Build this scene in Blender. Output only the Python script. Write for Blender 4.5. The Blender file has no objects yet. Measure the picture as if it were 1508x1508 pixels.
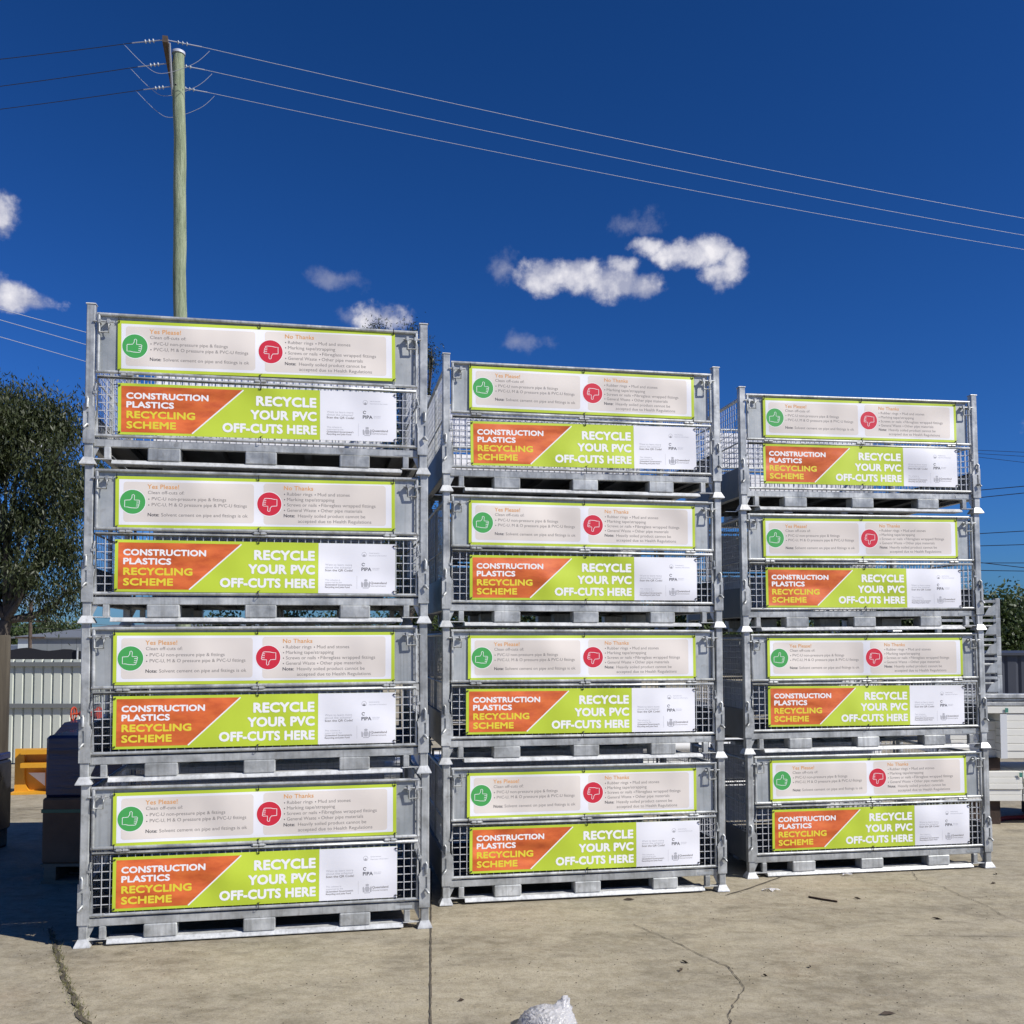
import bpy, math, random
import numpy as np
from mathutils import Vector, Matrix
S = bpy.context.scene
C = S.collection
R = math.radians
random.seed(7)

# ------------------------------------------------------------------ camera
F, CX, CY, PITCH, CAMZ = 1440.255, 754.0, 871.184, R(2.6248), 1.6473      # in pixels of the 1508 px frame
cd = bpy.data.cameras.new('camera'); cam = bpy.data.objects.new('camera', cd); C.objects.link(cam)
cd.sensor_fit = 'HORIZONTAL'; cd.sensor_width = 36; cd.lens = 36 * F / 1508
cd.shift_y = (CY - 754) / 1508
cd.clip_start = 0.05; cd.clip_end = 5000
cam.location = (0, 0, CAMZ); cam.rotation_euler = (R(90) + PITCH, 0, 0)
S.camera = cam

# ------------------------------------------------------------------ sun and sky
SUN = Vector((0.90, -0.44, 0)).normalized() * math.cos(R(41)) + Vector((0, 0, math.sin(R(41))))
sl = bpy.data.lights.new('sun', 'SUN'); so = bpy.data.objects.new('sun', sl); C.objects.link(so)
sl.energy = 5.0; sl.angle = R(0.53); sl.color = (1.0, 0.955, 0.88)
so.rotation_euler = SUN.to_track_quat('Z', 'Y').to_euler()
so.location = (8, -6, 12)
W = bpy.data.worlds.new('World'); S.world = W; W.use_nodes = True
S.view_settings.view_transform = 'Standard'; S.view_settings.look = 'None'
S.view_settings.gamma = 1; S.view_settings.use_curve_mapping = False
S.view_settings.exposure = 0.16

def raydir(px, py):
    x = (px - CX) / F; u = -(py - CY) / F
    c, s = math.cos(PITCH), math.sin(PITCH)
    return Vector((x, c - u * s, s + u * c))
def at(px, py, Y):
    d = raydir(px, py)
    return Vector((0, 0, CAMZ)) + d * (Y / d.y)
def gz(x, y):
    """height of the yard: a slight fall towards the back under the stacks, level beyond"""
    def soft(v, a, b):
        v = min(max(v, a - 3), b + 3)
        if v < a: return a - 1.5 * (1 - ((3 - (a - v)) / 3) ** 2)
        if v > b: return b + 1.5 * (1 - ((3 - (v - b)) / 3) ** 2)
        return v
    return 0.2146 + 0.00635 * soft(x, -3, 4) - 0.03512 * soft(y, 4.0, 7.2)
def ground(px, py):
    d = raydir(px, py); t = -CAMZ / d.z
    for _ in range(40):
        P = d * t; t = (gz(P.x, P.y) - CAMZ) / d.z
    P = d * t
    return Vector((P.x, P.y, gz(P.x, P.y)))

def N(nt, t, **kw):
    n = nt.nodes.new(t)
    for k, v in kw.items(): setattr(n, k, v)
    return n
def lk(nt, a, b): nt.links.new(a, b)
def mathn(nt, op, a, b=None, c=None, clamp=False):
    n = N(nt, 'ShaderNodeMath', operation=op); n.use_clamp = clamp
    for i, v in enumerate((a, b, c)):
        if v is None: continue
        if isinstance(v, (int, float)): n.inputs[i].default_value = v
        else: lk(nt, v, n.inputs[i])
    return n.outputs[0]
def mixc(nt, f, a, b, blend='MIX'):
    n = N(nt, 'ShaderNodeMix', data_type='RGBA', blend_type=blend)
    for s, v in ((n.inputs[0], f), (n.inputs[6], a), (n.inputs[7], b)):
        if isinstance(v, (int, float)): s.default_value = v
        elif isinstance(v, tuple): s.default_value = (*v[:3], 1)
        else: lk(nt, v, s)
    return n.outputs[2]

def build_sky():
    nt = W.node_tree; nt.nodes.clear()
    out = N(nt, 'ShaderNodeOutputWorld'); bg = N(nt, 'ShaderNodeBackground')
    sky = N(nt, 'ShaderNodeTexSky', sky_type='NISHITA')
    sky.sun_disc = False; sky.sun_elevation = R(41); sky.sun_rotation = math.atan2(SUN.x, SUN.y)
    sky.altitude = 0; sky.air_density = 1.0; sky.dust_density = 0.35; sky.ozone_density = 1.0
    # polarised, deep blue winter sky: the whole dome gets the same treatment
    sc = N(nt, 'ShaderNodeVectorMath', operation='SCALE'); sc.inputs[3].default_value = 0.1
    lk(nt, sky.outputs[0], sc.inputs[0])
    ss = N(nt, 'ShaderNodeSeparateXYZ'); lk(nt, sc.outputs[0], ss.inputs[0]); cb = N(nt, 'ShaderNodeCombineXYZ')
    for ch, (pw, k) in enumerate(SKY_CURVE): lk(nt, mathn(nt, 'MULTIPLY', mathn(nt, 'POWER', ss.outputs[ch], pw), k), cb.inputs[ch])
    col = cb.outputs[0]
    # clouds, by direction
    tc = N(nt, 'ShaderNodeTexCoord'); sp = N(nt, 'ShaderNodeSeparateXYZ'); lk(nt, tc.outputs['Generated'], sp.inputs[0])
    az = mathn(nt, 'ARCTAN2', sp.outputs[0], sp.outputs[1]); el = mathn(nt, 'ARCSINE', sp.outputs[2])
    cv = N(nt, 'ShaderNodeCombineXYZ'); lk(nt, az, cv.inputs[0]); lk(nt, el, cv.inputs[1])
    def noise(scale, det, rough, off=0):
        n = N(nt, 'ShaderNodeTexNoise'); n.inputs['Scale'].default_value = scale; n.inputs['Detail'].default_value = det
        n.inputs['Roughness'].default_value = rough
        mp = N(nt, 'ShaderNodeMapping'); mp.inputs['Location'].default_value = (off, off * .7, 0)
        lk(nt, cv.outputs[0], mp.inputs[0]); lk(nt, mp.outputs[0], n.inputs[0]); return n.outputs[0]
    nz = noise(34, 9, .6)
    total = None; wisp = None
    for (px, py, rx, ry, st) in CLOUDS:
        d = raydir(px, py).normalized(); a0, e0 = math.atan2(d.x, d.y), math.asin(d.z)
        wa, we = rx / F * 1.0, ry / F
        a = mathn(nt, 'MULTIPLY', mathn(nt, 'SUBTRACT', az, a0), 1 / wa)
        e = mathn(nt, 'MULTIPLY', mathn(nt, 'SUBTRACT', el, e0), 1 / we)
        r = mathn(nt, 'SQRT', mathn(nt, 'ADD', mathn(nt, 'MULTIPLY', a, a), mathn(nt, 'MULTIPLY', e, e)))
        m = mathn(nt, 'MULTIPLY', mathn(nt, 'SUBTRACT', 1.0, r), st)
        m = mathn(nt, 'MAXIMUM', m, -1.0)
        if st < .62: wisp = m if wisp is None else mathn(nt, 'MAXIMUM', wisp, m)
        else: total = m if total is None else mathn(nt, 'SMOOTH_MAX', total, m, 0.12)
    dens = mathn(nt, 'ADD', total, mathn(nt, 'MULTIPLY', mathn(nt, 'SUBTRACT', nz, 0.49), 1.7))
    mr = N(nt, 'ShaderNodeMapRange', interpolation_type='SMOOTHSTEP')
    mr.inputs[1].default_value = 0.0; mr.inputs[2].default_value = 0.62; lk(nt, dens, mr.inputs[0])
    wn = noise(34, 8, .62, 1.7)
    wd = mathn(nt, 'ADD', wisp, mathn(nt, 'MULTIPLY', mathn(nt, 'SUBTRACT', wn, 0.5), 2.0))
    wr = N(nt, 'ShaderNodeMapRange', interpolation_type='SMOOTHSTEP'); wr.inputs[1].default_value = 0.0; wr.inputs[2].default_value = 0.9; wr.inputs[4].default_value = .5; lk(nt, wd, wr.inputs[0])
    # lit tops and greyer undersides come from the cloud's own lumps
    n2 = noise(30, 4, .5, 0.006)
    shade = mathn(nt, 'ADD', mathn(nt, 'MULTIPLY', mathn(nt, 'SUBTRACT', nz, n2), 2.2), mathn(nt, 'MULTIPLY', dens, .45), clamp=True)
    cc = mixc(nt, shade, (.36, .38, .50), (.84, .82, .85))
    hz = N(nt, 'ShaderNodeMapRange'); hz.inputs[1].default_value = 0; hz.inputs[2].default_value = 1; lk(nt, mr.outputs[0], hz.inputs[0])
    f = mathn(nt, 'MAXIMUM', mathn(nt, 'MULTIPLY', hz.outputs[0], 0.95), wr.outputs[0])
    col2 = mixc(nt, f, col, cc)
    lk(nt, col2, bg.inputs[0]); bg.inputs[1].default_value = 1.0
    lk(nt, bg.outputs[0], out.inputs[0])
SKY_CURVE = ((1.47, .197), (1.23, .403), (1.35, .967))
CLOUDS = [(800, 408, 50, 28, 1.15), (848, 406, 48, 28, 1.1), (902, 418, 52, 29, 1.2), (948, 423, 38, 22, .95), (918, 392, 28, 16, .7),
          (955, 361, 36, 16, .85), (1000, 374, 46, 22, 1.0), (1046, 368, 36, 25, 1.1), (1066, 406, 36, 22, 1.0), (1080, 386, 24, 20, .85),
          (942, 331, 52, 18, .55), (500, 411, 62, 18, .6), (562, 470, 54, 24, .8), (532, 470, 44, 16, .6), (763, 503, 44, 18, .55), (740, 398, 34, 22, .5),
          (-24, 308, 46, 32, 1.0), (2, 436, 66, 22, 1.1), (-50, 424, 56, 30, .95), (-4, 625, 44, 22, .9), (70, 655, 50, 16, .7),
          (1640, 600, 90, 30, 1.0), (-260, 380, 120, 50, 1.1), (60, 885, 180, 14, .4)]
build_sky()

# ------------------------------------------------------------------ materials
def mat(name, col, rough=.6, metal=0.0, spec=.5):
    m = bpy.data.materials.new(name); m.use_nodes = True
    b = m.node_tree.nodes['Principled BSDF']
    b.inputs['Base Color'].default_value = (*col, 1); b.inputs['Roughness'].default_value = rough
    b.inputs['Metallic'].default_value = metal; b.inputs['Specular IOR Level'].default_value = spec
    return m
def noisy(name, cols, scale=4, rough=.6, metal=0, bump=.1, bscale=60, det=6, spec=.5, coord='Object', rr=None, stretch=(1, 1, 1), island=0.0, bdist=.01, bdet=4, streak=0.0):
    """colour runs through cols along a noise; a second noise gives the relief"""
    m = mat(name, cols[0], rough, metal, spec); nt = m.node_tree; b = nt.nodes['Principled BSDF']
    tc = N(nt, 'ShaderNodeTexCoord'); mp = N(nt, 'ShaderNodeMapping'); mp.inputs['Scale'].default_value = stretch
    lk(nt, tc.outputs[coord], mp.inputs[0])
    oi = N(nt, 'ShaderNodeObjectInfo')
    ad = N(nt, 'ShaderNodeVectorMath', operation='ADD'); lk(nt, mp.outputs[0], ad.inputs[0])
    ms = N(nt, 'ShaderNodeVectorMath', operation='SCALE'); lk(nt, oi.outputs['Location'], ms.inputs[0]); ms.inputs[3].default_value = 3.7
    lk(nt, ms.outputs[0], ad.inputs[1])
    n = N(nt, 'ShaderNodeTexNoise'); n.inputs['Scale'].default_value = scale; n.inputs['Detail'].default_value = det
    n.inputs['Roughness'].default_value = .62; lk(nt, ad.outputs[0], n.inputs[0])
    cr = N(nt, 'ShaderNodeValToRGB'); e = cr.color_ramp.elements
    while len(e) < len(cols): e.new(.5)
    for i, c in enumerate(cols):
        e[i].position = .3 + .4 * i / max(1, len(cols) - 1); e[i].color = (*c, 1)
    lk(nt, n.outputs[0], cr.inputs[0]); src = cr.outputs[0]
    if island:
        g = N(nt, 'ShaderNodeNewGeometry'); hv = N(nt, 'ShaderNodeHueSaturation')
        v = mathn(nt, 'ADD', mathn(nt, 'MULTIPLY', g.outputs['Random Per Island'], island), 1 - island / 2)
        lk(nt, v, hv.inputs['Value']); lk(nt, src, hv.inputs['Color']); src = hv.outputs[0]
    if streak:                                         # rain and zinc runs
        m2 = N(nt, 'ShaderNodeMapping'); m2.inputs['Scale'].default_value = (60, 60, 3); lk(nt, tc.outputs[coord], m2.inputs[0])
        a2 = N(nt, 'ShaderNodeVectorMath', operation='ADD'); lk(nt, m2.outputs[0], a2.inputs[0]); lk(nt, ms.outputs[0], a2.inputs[1])
        n3 = N(nt, 'ShaderNodeTexNoise'); n3.inputs['Scale'].default_value = 1; n3.inputs['Detail'].default_value = 3; lk(nt, a2.outputs[0], n3.inputs[0])
        r3 = N(nt, 'ShaderNodeMapRange'); r3.inputs[1].default_value = .5; r3.inputs[2].default_value = .72; r3.inputs[4].default_value = streak; lk(nt, n3.outputs[0], r3.inputs[0])
        src = mixc(nt, r3.outputs[0], src, (.17, .165, .15))
        n4 = N(nt, 'ShaderNodeTexNoise'); n4.inputs['Scale'].default_value = 26; n4.inputs['Detail'].default_value = 6; lk(nt, ad.outputs[0], n4.inputs[0])
        r4 = N(nt, 'ShaderNodeMapRange'); r4.inputs[1].default_value = .62; r4.inputs[2].default_value = .7; r4.inputs[4].default_value = streak; lk(nt, n4.outputs[0], r4.inputs[0])
        src = mixc(nt, r4.outputs[0], src, (.22, .20, .17))
        hv2 = N(nt, 'ShaderNodeHueSaturation'); lk(nt, mathn(nt, 'ADD', mathn(nt, 'MULTIPLY', oi.outputs['Random'], .2), .9), hv2.inputs['Value']); lk(nt, src, hv2.inputs['Color']); src = hv2.outputs[0]
    lk(nt, src, b.inputs['Base Color'])
    if rr:
        r_ = N(nt, 'ShaderNodeMapRange'); r_.inputs[1].default_value = .3; r_.inputs[2].default_value = .7
        r_.inputs[3].default_value = rr[0]; r_.inputs[4].default_value = rr[1]; lk(nt, n.outputs[0], r_.inputs[0]); lk(nt, r_.outputs[0], b.inputs['Roughness'])
    if bump:
        n2 = N(nt, 'ShaderNodeTexNoise'); n2.inputs['Scale'].default_value = bscale; n2.inputs['Detail'].default_value = bdet; lk(nt, ad.outputs[0], n2.inputs[0])
        bp = N(nt, 'ShaderNodeBump'); bp.inputs['Strength'].default_value = bump; bp.inputs['Distance'].default_value = bdist
        lk(nt, n2.outputs[0], bp.inputs['Height']); lk(nt, bp.outputs[0], b.inputs['Normal'])
    return m
M = {}
M['galv'] = noisy('galvanised steel', [(.25, .26, .256), (.44, .455, .45), (.64, .655, .645)], scale=8, rough=.38, metal=.35, bump=.12, bscale=40, rr=(.34, .55), spec=.6, streak=.38)
M['galv_dark'] = noisy('galvanised sheet in painted shade', [(.10, .11, .125), (.14, .155, .17), (.19, .205, .22)], scale=7, rough=.5, metal=.5, bump=.1, bscale=30, rr=(.4, .6))  # darker than the frame: shade on the cage sides put into the colour
M['zinc'] = noisy('fresh zinc with painted glint', [(.36, .37, .365), (.56, .57, .565), (.69, .70, .69)], scale=14, rough=.35, metal=.1, bump=.1, streak=.3)  # new zinc, with the sun's glint on it put into a paler colour
M['sheet'] = noisy('galvanised sheet', [(.30, .33, .34), (.39, .415, .425), (.48, .50, .505)], scale=5, rough=.5, metal=.25, bump=.08, bscale=18, rr=(.42, .6), streak=.3)
M['under'] = noisy('underside steel darkened for shade', [(.05, .053, .058), (.09, .095, .10)], scale=5, rough=.7, metal=.2, bump=.1)  # shade under the cages put into a darker steel colour
M['wire'] = mat('galvanised wire', (.62, .63, .64), .4, .3)
M['plastic_white'] = noisy('white banner', [(.76, .76, .80), (.83, .83, .87)], scale=2, rough=.5, bump=1.0, bscale=2.2, bdist=.07, bdet=1)
M['cream'] = noisy('cream print', [(.68, .62, .565), (.74, .68, .62)], scale=2, rough=.5, bump=1.0, bscale=2.2, bdist=.07, bdet=1)
M['lime'] = noisy('lime print', [(.46, .58, .035), (.50, .62, .045)], scale=2, rough=.5, bump=1.0, bscale=2.2, bdist=.07, bdet=1)
M['lime_text'] = mat('lime lettering', (.74, .62, .04), .5)
M['orange'] = noisy('orange print', [(.50, .085, .020), (.64, .13, .028), (.72, .17, .035)], scale=9, rough=.5, bump=1.0, bscale=2.2, bdist=.07, bdet=1, det=8, stretch=(1, 1, 2.5))
M['green'] = mat('green icon print', (.060, .36, .085), .5)
M['red'] = mat('red icon print', (.60, .02, .045), .5)
M['white'] = mat('white print', (.84, .84, .84), .5)
M['grey_text'] = mat('grey lettering', (.20, .18, .17), .5)
M['light_text'] = mat('pale grey lettering', (.42, .42, .45), .5)
M['dark_text'] = mat('dark lettering', (.05, .05, .06), .5)
M['orange_text'] = mat('orange lettering', (.72, .34, .10), .5)
M['black'] = mat('black nylon', (.012, .012, .012), .4)
M['bark'] = noisy('bark', [(.03, .024, .02), (.07, .058, .048), (.11, .095, .08)], scale=5, rough=.9, bump=.5, bscale=20, stretch=(3, 3, .6))
M['conc'] = None

def leaf_mat(name, c1, c2, tr=.3):
    m = bpy.data.materials.new(name); m.use_nodes = True; nt = m.node_tree; b = nt.nodes['Principled BSDF']
    g = N(nt, 'ShaderNodeNewGeometry'); tc = N(nt, 'ShaderNodeTexCoord')
    n = N(nt, 'ShaderNodeTexNoise'); n.inputs['Scale'].default_value = .9; n.inputs['Detail'].default_value = 3; lk(nt, tc.outputs['Object'], n.inputs[0])
    f = mathn(nt, 'ADD', mathn(nt, 'MULTIPLY', g.outputs['Random Per Island'], .6), mathn(nt, 'MULTIPLY', n.outputs[0], .4), clamp=True)
    c = mixc(nt, f, c1, c2); lk(nt, c, b.inputs['Base Color']); b.inputs['Roughness'].default_value = .5
    t = N(nt, 'ShaderNodeBsdfTranslucent'); lk(nt, c, t.inputs[0]); mx = N(nt, 'ShaderNodeMixShader'); mx.inputs[0].default_value = tr
    lk(nt, b.outputs[0], mx.inputs[1]); lk(nt, t.outputs[0], mx.inputs[2]); lk(nt, mx.outputs[0], nt.nodes['Material Output'].inputs[0])
    return m
M['gum'] = leaf_mat('gum leaves', (.014, .025, .008), (.072, .088, .030))
M['bush'] = leaf_mat('bush leaves', (.022, .045, .012), (.085, .12, .035))
M['pine'] = leaf_mat('conifer needles', (.012, .024, .014), (.04, .06, .028), .15)
M['grass'] = leaf_mat('dry grass', (.06, .07, .02), (.22, .20, .08))

# ------------------------------------------------------------------ mesh builder
class MB:
    def __init__(s): s.v = []; s.f = []; s.m = []; s.s = []
    def add(s, vs, fs, mi=0, smooth=False):
        o = len(s.v); s.v += [tuple(v) for v in vs]; s.f += [tuple(i + o for i in f) for f in fs]
        s.m += [mi] * len(fs); s.s += [smooth] * len(fs); return s
    def box(s, x0, x1, y0, y1, z0, z1, mi=0):
        vs = [(x, y, z) for x in (x0, x1) for y in (y0, y1) for z in (z0, z1)]
        return s.add(vs, [(0, 1, 3, 2), (4, 6, 7, 5), (0, 4, 5, 1), (2, 3, 7, 6), (0, 2, 6, 4), (1, 5, 7, 3)], mi)
    def cbox(s, x0, x1, y0, y1, z0, z1, c=.004, mi=0):
        """box with all edges chamfered"""
        X = (x0, x1); Y = (y0, y1); Z = (z0, z1); vs = []; idx = {}
        for i in (0, 1):
            for j in (0, 1):
                for k in (0, 1):
                    sx, sy, sz = (1 - 2 * i) * c, (1 - 2 * j) * c, (1 - 2 * k) * c
                    idx[i, j, k] = len(vs)
                    vs += [(X[i], Y[j] + sy, Z[k] + sz), (X[i] + sx, Y[j], Z[k] + sz), (X[i] + sx, Y[j] + sy, Z[k])]
        fs = []
        for i in (0, 1):
            q = [idx[i, 0, 0], idx[i, 1, 0], idx[i, 1, 1], idx[i, 0, 1]]; fs.append(tuple(q if i else q[::-1]))
            q = [idx[0, i, 0] + 1, idx[1, i, 0] + 1, idx[1, i, 1] + 1, idx[0, i, 1] + 1]; fs.append(tuple(q[::-1] if i else q))
            q = [idx[0, 0, i] + 2, idx[1, 0, i] + 2, idx[1, 1, i] + 2, idx[0, 1, i] + 2]; fs.append(tuple(q if i else q[::-1]))
        for j in (0, 1):
            for k in (0, 1):
                fs.append((idx[0, j, k] + 1, idx[1, j, k] + 1, idx[1, j, k] + 2, idx[0, j, k] + 2))
                fs.append((idx[j, 0, k] + 0, idx[j, 1, k] + 0, idx[j, 1, k] + 2, idx[j, 0, k] + 2))
                fs.append((idx[j, k, 0] + 0, idx[j, k, 1] + 0, idx[j, k, 1] + 1, idx[j, k, 0] + 1))
        for a in idx.values(): fs.append((a, a + 1, a + 2))
        return s.add(vs, fs, mi)
    def prism(s, pts, a0, a1, axis='y', mi=0):
        """polygon pts in the plane across the axis, extruded from a0 to a1"""
        n = len(pts); put = {'y': lambda p, a: (p[0], a, p[1]), 'x': lambda p, a: (a, p[0], p[1]), 'z': lambda p, a: (p[0], p[1], a)}[axis]
        vs = [put(p, a0) for p in pts] + [put(p, a1) for p in pts]
        return s.add(vs, [tuple(range(n)), tuple(range(2 * n - 1, n - 1, -1))] + [(i, i + n, (i + 1) % n + n, (i + 1) % n) for i in range(n)], mi)
    def path(s, pts, r, n=8, mi=0, cap=True, smooth=True, r1=None):
        pts = [Vector(p) for p in pts]; k = len(pts); rings = []
        for i, p in enumerate(pts):
            d = (pts[min(i + 1, k - 1)] - pts[max(i - 1, 0)]).normalized()
            a = d.cross(Vector((0, 0, 1)) if abs(d.z) < .9 else Vector((1, 0, 0))).normalized(); b = d.cross(a)
            rad = r if r1 is None else r + (r1 - r) * i / (k - 1)
            if isinstance(r, (list, tuple)): rad = r[i]
            rings.append([p + (a * math.cos(t) + b * math.sin(t)) * rad for t in [math.tau * (j + .5) / n for j in range(n)]])
        vs = [v for q in rings for v in q]
        fs = [(i * n + j, i * n + (j + 1) % n, (i + 1) * n + (j + 1) % n, (i + 1) * n + j) for i in range(k - 1) for j in range(n)]
        s.add(vs, fs, mi, smooth)
        if cap:
            s.add(rings[0], [tuple(range(n))[::-1]], mi); s.add(rings[-1], [tuple(range(n))], mi)
        return s
    def frustum(s, cx, cy, z0, z1, w0, w1, mi=0):
        vs = [(cx + a * w, cy + b * w, z) for z, w in ((z0, w0), (z1, w1)) for a, b in ((-1, -1), (1, -1), (1, 1), (-1, 1))]
        return s.add(vs, [(0, 3, 2, 1), (4, 5, 6, 7)] + [(i, (i + 1) % 4, (i + 1) % 4 + 4, i + 4) for i in range(4)], mi)
    def mesh(s, name, mats):
        me = bpy.data.meshes.new(name); me.from_pydata(s.v, [], s.f)
        for m in (mats if isinstance(mats, (list, tuple)) else [mats]): me.materials.append(m)
        me.polygons.foreach_set('material_index', s.m); me.polygons.foreach_set('use_smooth', s.s); me.update(); return me
    def build(s, name, mats, parent=None, **k):
        return obj(name, s.mesh(name, mats), parent, **k)
def obj(name, me, parent=None, label=None, cat=None, group=None, kind=None):
    o = bpy.data.objects.new(name, me); C.objects.link(o)
    if parent: o.parent = parent
    return tag(o, label, cat, group, kind)
def tag(o, label=None, cat=None, group=None, kind=None):
    if label: o['label'] = label
    if cat: o['category'] = cat
    if group: o['group'] = group
    if kind: o['kind'] = kind
    return o
def empty(name, loc=(0, 0, 0), rz=0, label=None, cat=None, group=None):
    o = bpy.data.objects.new(name, None); C.objects.link(o); o.location = loc; o.rotation_euler = (0, 0, rz); o.empty_display_size = .1
    return tag(o, label, cat, group)
def copy_tree(o, parent=None):
    c = o.copy(); C.objects.link(c); c.parent = parent
    for ch in [x for x in KIDS.get(o.name, [])]: copy_tree(ch, c)
    return c
KIDS = {}
def index_kids():
    KIDS.clear()
    for o in C.objects:
        if o.parent: KIDS.setdefault(o.parent.name, []).append(o)

# ------------------------------------------------------------------ the setting: yard, joints, far ground
def concrete():
    m = mat('concrete', (.3, .27, .2), .85); nt = m.node_tree; b = nt.nodes['Principled BSDF']
    tc = N(nt, 'ShaderNodeTexCoord')
    def nz(scale, det=6, rough=.6, stretch=(1, 1, 1), off=0):
        mp = N(nt, 'ShaderNodeMapping'); mp.inputs['Scale'].default_value = stretch; mp.inputs['Location'].default_value = (off, off, 0)
        lk(nt, tc.outputs['Object'], mp.inputs[0])
        n = N(nt, 'ShaderNodeTexNoise'); n.inputs['Scale'].default_value = scale; n.inputs['Detail'].default_value = det; n.inputs['Roughness'].default_value = rough
        lk(nt, mp.outputs[0], n.inputs[0]); return n.outputs[0]
    def ramp(src, a, b_):
        r = N(nt, 'ShaderNodeMapRange', interpolation_type='SMOOTHSTEP'); r.inputs[1].default_value = a; r.inputs[2].default_value = b_; lk(nt, src, r.inputs[0]); return r.outputs[0]
    big = ramp(nz(.55, 6, .62, (1, 1.5, 1)), .36, .64); mid = ramp(nz(3.2, 8, .68, (1, 1.5, 1)), .32, .68); fine = nz(45, 6, .7)
    c = mixc(nt, big, (.235, .205, .145), (.50, .45, .345))
    c = mixc(nt, mathn(nt, 'MULTIPLY', mid, .62), c, (.56, .50, .365))
    # rusty and reddish drifts
    red = ramp(nz(1.1, 4, .5, (1, 1.3, 1), 7.3), .55, .75); c = mixc(nt, mathn(nt, 'MULTIPLY', red, .28), c, (.30, .19, .125))
    # old tyre and water stains
    st = ramp(nz(1.7, 7, .7, (.8, 2.2, 1), 3.1), .56, .72); c = mixc(nt, mathn(nt, 'MULTIPLY', st, .6), c, (.15, .132, .10))
    # aggregate speckle and pin holes
    c = mixc(nt, mathn(nt, 'MULTIPLY', ramp(fine, .35, .7), .38), c, (.18, .16, .125))
    vo = N(nt, 'ShaderNodeTexVoronoi'); vo.inputs['Scale'].default_value = 16; lk(nt, tc.outputs['Object'], vo.inputs[0])
    pr = mathn(nt, 'LESS_THAN', vo.outputs['Distance'], .06)
    gate = mathn(nt, 'GREATER_THAN', nz(5, 2, .5, (1, 1, 1), 9), .58)
    c = mixc(nt, mathn(nt, 'MULTIPLY', mathn(nt, 'MULTIPLY', pr, gate), .55), c, (.07, .06, .05))
    sc_ = nz(70, 3, .6, (1, .12, 1), 5); c = mixc(nt, mathn(nt, 'MULTIPLY', ramp(sc_, .6, .8), .25), c, (.5, .47, .39))
    m2 = ramp(nz(11, 7, .72, (1, 1.25, 1), 2.2), .34, .66); c = mixc(nt, mathn(nt, 'MULTIPLY', m2, .27), mixc(nt, 1.0, c, (.72, .70, .65), 'MULTIPLY'), (.64, .585, .46))
    gr = ramp(nz(110, 2, .6, (1, 1, 1), 4.4), .52, .72); c = mixc(nt, mathn(nt, 'MULTIPLY', gr, .5), c, (.12, .105, .08))
    lk(nt, c, b.inputs['Base Color'])
    rg = N(nt, 'ShaderNodeMapRange'); rg.inputs[3].default_value = .62; rg.inputs[4].default_value = .92; lk(nt, mid, rg.inputs[0]); lk(nt, rg.outputs[0], b.inputs['Roughness'])
    bp = N(nt, 'ShaderNodeBump'); bp.inputs['Strength'].default_value = .55; bp.inputs['Distance'].default_value = .006
    h = mathn(nt, 'ADD', fine, mathn(nt, 'MULTIPLY', nz(160, 3, .6), .5)); lk(nt, h, bp.inputs['Height']); lk(nt, bp.outputs[0], b.inputs['Normal'])
    return m
M['conc'] = concrete()
def grid_axis(c, lim):
    a = [0.0]; st = .35
    while a[-1] < lim: a.append(a[-1] + st); st = st * 1.0 if a[-1] < 9 else st * 1.28
    return [c - v for v in a[:0:-1]] + [c + v for v in a]
gx, gy = grid_axis(0, 900), grid_axis(6, 900)
g = MB(); nx = len(gx)
g.add([(x, y, gz(x, y)) for y in gy for x in gx], [(j * nx + i, j * nx + i + 1, (j + 1) * nx + i + 1, (j + 1) * nx + i) for j in range(len(gy) - 1) for i in range(nx - 1)], 0, True)
g.build('concrete_yard', M['conc'], kind='structure')

M['dirt'] = noisy('dirt in joints', [(.05, .042, .03), (.13, .11, .08)], scale=20, rough=.95, bump=.3)
def ribbon(pts, w, name, m, jitter=.004, sub=7, lift=.004, seed=1, **kw):
    rnd = random.Random(seed); P = []
    for a, b in zip(pts[:-1], pts[1:]):
        for i in range(sub): P.append(a.lerp(b, i / sub))
    P.append(pts[-1]); vs = []; fs = []
    for i, p in enumerate(P):
        d = (P[min(i + 1, len(P) - 1)] - P[max(0, i - 1)]); d.z = 0; d.normalize(); n = Vector((-d.y, d.x, 0))
        ww = w * rnd.uniform(.45, 1.3) * (.35 if i in (0, len(P) - 1) else 1); q = p + n * rnd.uniform(-jitter, jitter)
        for s_ in (-1, 1):
            r_ = q + n * ww * .5 * s_; vs.append((r_.x, r_.y, gz(r_.x, r_.y) + lift))
    for i in range(len(P) - 1): fs.append((2 * i, 2 * i + 1, 2 * i + 3, 2 * i + 2))
    return MB().add(vs, fs).build(name, m, **kw)
j0, j1 = ground(634, 1508), ground(634.5, 1370)
dd = (j1 - j0)
ribbon([j0 - dd, j0, j1, j1 + dd, j1 + dd * 3], .009, 'expansion_joint', M['dirt'], .001, 30, seed=3, kind='structure')
ribbon([ground(*q) for q in ((1068, 1319), (1100, 1310), (1150, 1292), (1180, 1283))], .014, 'expansion_joint', M['dirt'], .002, 8, seed=4, kind='structure')
CR = [[(1344, 1284), (1351, 1296), (1390, 1307), (1416, 1320), (1444, 1330), (1457, 1336), (1475, 1348), (1508, 1360), (1560, 1375)],
      [(1318, 1378), (1400, 1379), (1508, 1380), (1600, 1382)],
      [(932, 1361), (958, 1373), (986, 1384), (1037, 1409), (1073, 1425), (1089, 1445), (1097, 1457), (1081, 1477), (1073, 1500), (1086, 1530)],
      [(1300, 1417), (1330, 1421)]]
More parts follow.
